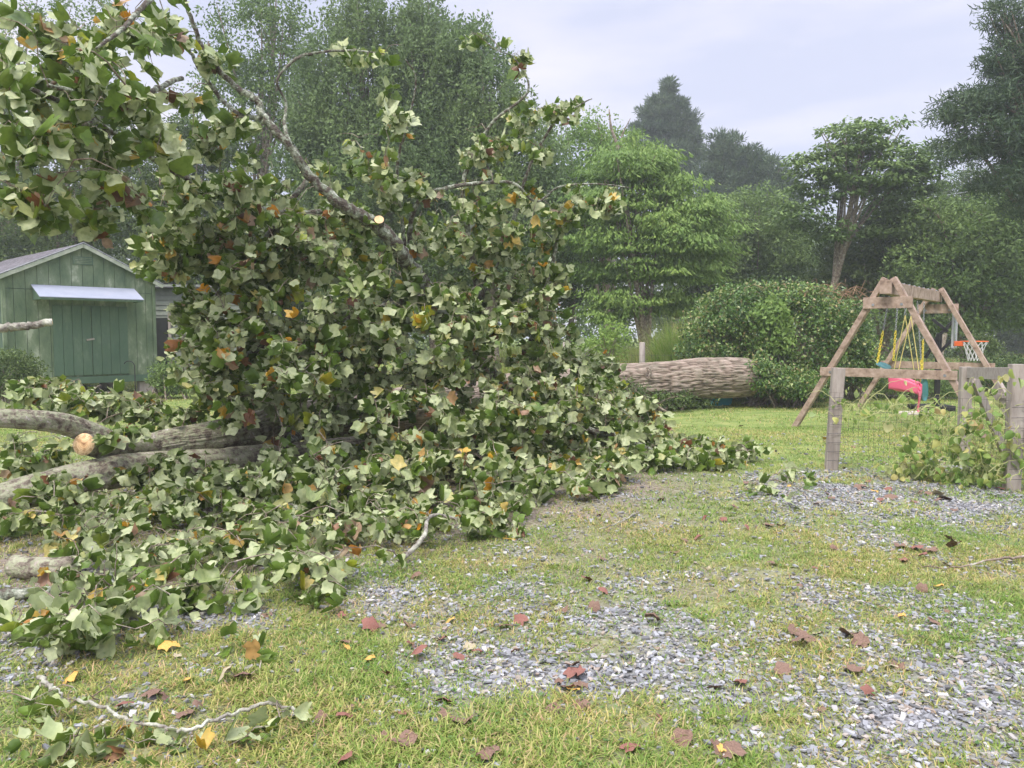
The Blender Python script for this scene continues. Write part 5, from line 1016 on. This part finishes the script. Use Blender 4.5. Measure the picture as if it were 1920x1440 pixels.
def dead(px, py, kind, size, tilt=.25):
    p = G(px, py); src = DM[kind][R.integers(len(DS))]; o = src.copy(); COL.objects.link(o); o.location = (p[0], p[1], float(gz(p[0], p[1])) + .004 + R.uniform(0, .012)); s = size * .76
    o.scale = (s, s * R.uniform(.8, 1.2), s * R.uniform(.7, 1.2)); o.rotation_euler = (R.normal(0, tilt), R.normal(0, tilt), R.uniform(0, 6.28)); tag(o, KINDS[kind][1], 'dead leaf', KINDS[kind][2])
named = [(840, 1352, 'brown', .13), (868, 1366, 'brown', .11), (1075, 1268, 'red', .13), (1090, 1288, 'brown', .10), (1075, 1250, 'brown', .10), (772, 1210, 'red', .10), (783, 1232, 'red', .11), (828, 1200, 'red', .08), (860, 1236, 'red', .08), (880, 1213, 'pale', .10),
 (725, 1265, 'red', .07), (845, 1163, 'yellow', .08), (765, 1172, 'brown', .10), (690, 1180, 'red', .11), (710, 1172, 'brown', .08), (650, 1218, 'yellow', .07), (692, 1240, 'yellow', .07), (648, 1205, 'brown', .09), (975, 1165, 'red', .11), (1055, 1146, 'brown', .10), (830, 1322, 'red', .08), (1035, 1338, 'brown', .09),
 (712, 1390, 'brown', .10), (762, 1405, 'brown', .12), (920, 1425, 'brown', .12), (1280, 1395, 'brown', .12), (1345, 1415, 'brown', .10), (1370, 1418, 'brown', .13), (1180, 1412, 'red', .10), (650, 1435, 'red', .1), (1490, 1190, 'brown', .12), (1510, 1200, 'brown', .12), (1500, 1212, 'brown', .11), (1535, 1190, 'pale', .08), (1590, 1198, 'brown', .13), (1615, 1210, 'brown', .12),
 (1470, 1258, 'brown', .11), (1625, 1306, 'red', .08), (1600, 1262, 'brown', .10), (1385, 1283, 'red', .09), (1220, 1165, 'brown', .11), (1130, 1110, 'red', .08), (1100, 1090, 'red', .09), (1310, 1012, 'red', .10), (1400, 990, 'red', .09), (1320, 972, 'red', .09), (1355, 975, 'red', .09), (1440, 985, 'brown', .12), (1465, 985, 'brown', .1),
 (1720, 1030, 'red', .12), (1690, 1028, 'brown', .12), (1745, 1035, 'brown', .12), (1780, 1012, 'brown', .12), (1790, 1030, 'brown', .13), (1730, 1045, 'red', .10), (1640, 925, 'yellow', .1), (1620, 918, 'brown', .13), (1650, 940, 'red', .12), (1670, 935, 'brown', .13), (1605, 920, 'brown', .1), (1665, 920, 'red', .11), (1760, 930, 'pale', .13), (1770, 938, 'brown', .14), (1740, 928, 'brown', .1), (1755, 945, 'brown', .12), (1560, 940, 'brown', .11), (1550, 930, 'red', .1), (1875, 920, 'red', .12),
 (1350, 1415, 'yellow', .05), (285, 1310, 'brown', .12), (310, 1318, 'brown', .1), (235, 1335, 'red', .09), (350, 1345, 'brown', .10), (135, 1280, 'yellow', .10), (430, 1278, 'pale', .11), (455, 1277, 'brown', .10), (180, 1135, 'pale', .13), (200, 1145, 'red', .13), (235, 1125, 'brown', .13), (225, 1150, 'red', .12), (320, 1225, 'yellow', .11), (600, 1355, 'brown', .09), (130, 1155, 'red', .11)]
for q in named: dead(*q)
for k in range(190):
    Yd = R.uniform(3.0, 13); px = R.uniform(-20, 1950); p = np.array([(px - 960) / F_PX * Yd, Yd, 0]); a, b = to_px(p[0], p[1])
    if under_tree(p[0], p[1]) > .8 and R.uniform() < .6: continue
    dead(float(a), float(b), R.choice(['brown', 'red', 'pale', 'yellow'], p=[.68, .17, .09, .06]), R.uniform(.045, .10))

# ------------------------------------------------------------------ air
hx, hy0, hy1, h0, h1 = 185., -45., 245., -1.2, 25.
hz = mesh('haze', [(-hx, hy0, h0), (hx, hy0, h0), (hx, hy1, h0), (-hx, hy1, h0), (-hx, hy0, h1), (hx, hy0, h1), (hx, hy1, h1), (-hx, hy1, h1)],
          [(3, 2, 1, 0), (4, 5, 6, 7), (0, 1, 5, 4), (1, 2, 6, 5), (2, 3, 7, 6), (3, 0, 4, 7)], M['cut']); hz.data.materials.clear()
m = bpy.data.materials.new('haze'); m.use_nodes = True; m.node_tree.nodes.clear(); o_ = m.node_tree.nodes.new('ShaderNodeOutputMaterial'); v_ = m.node_tree.nodes.new('ShaderNodeVolumePrincipled')
v_.inputs['Color'].default_value = (.88, .93, 1, 1); v_.inputs['Density'].default_value = .0018; v_.inputs['Anisotropy'].default_value = .2
m.node_tree.links.new(v_.outputs[0], o_.inputs['Volume']); hz.data.materials.append(m); tag(hz, 'pale humid haze in the air', 'haze', kind='stuff')
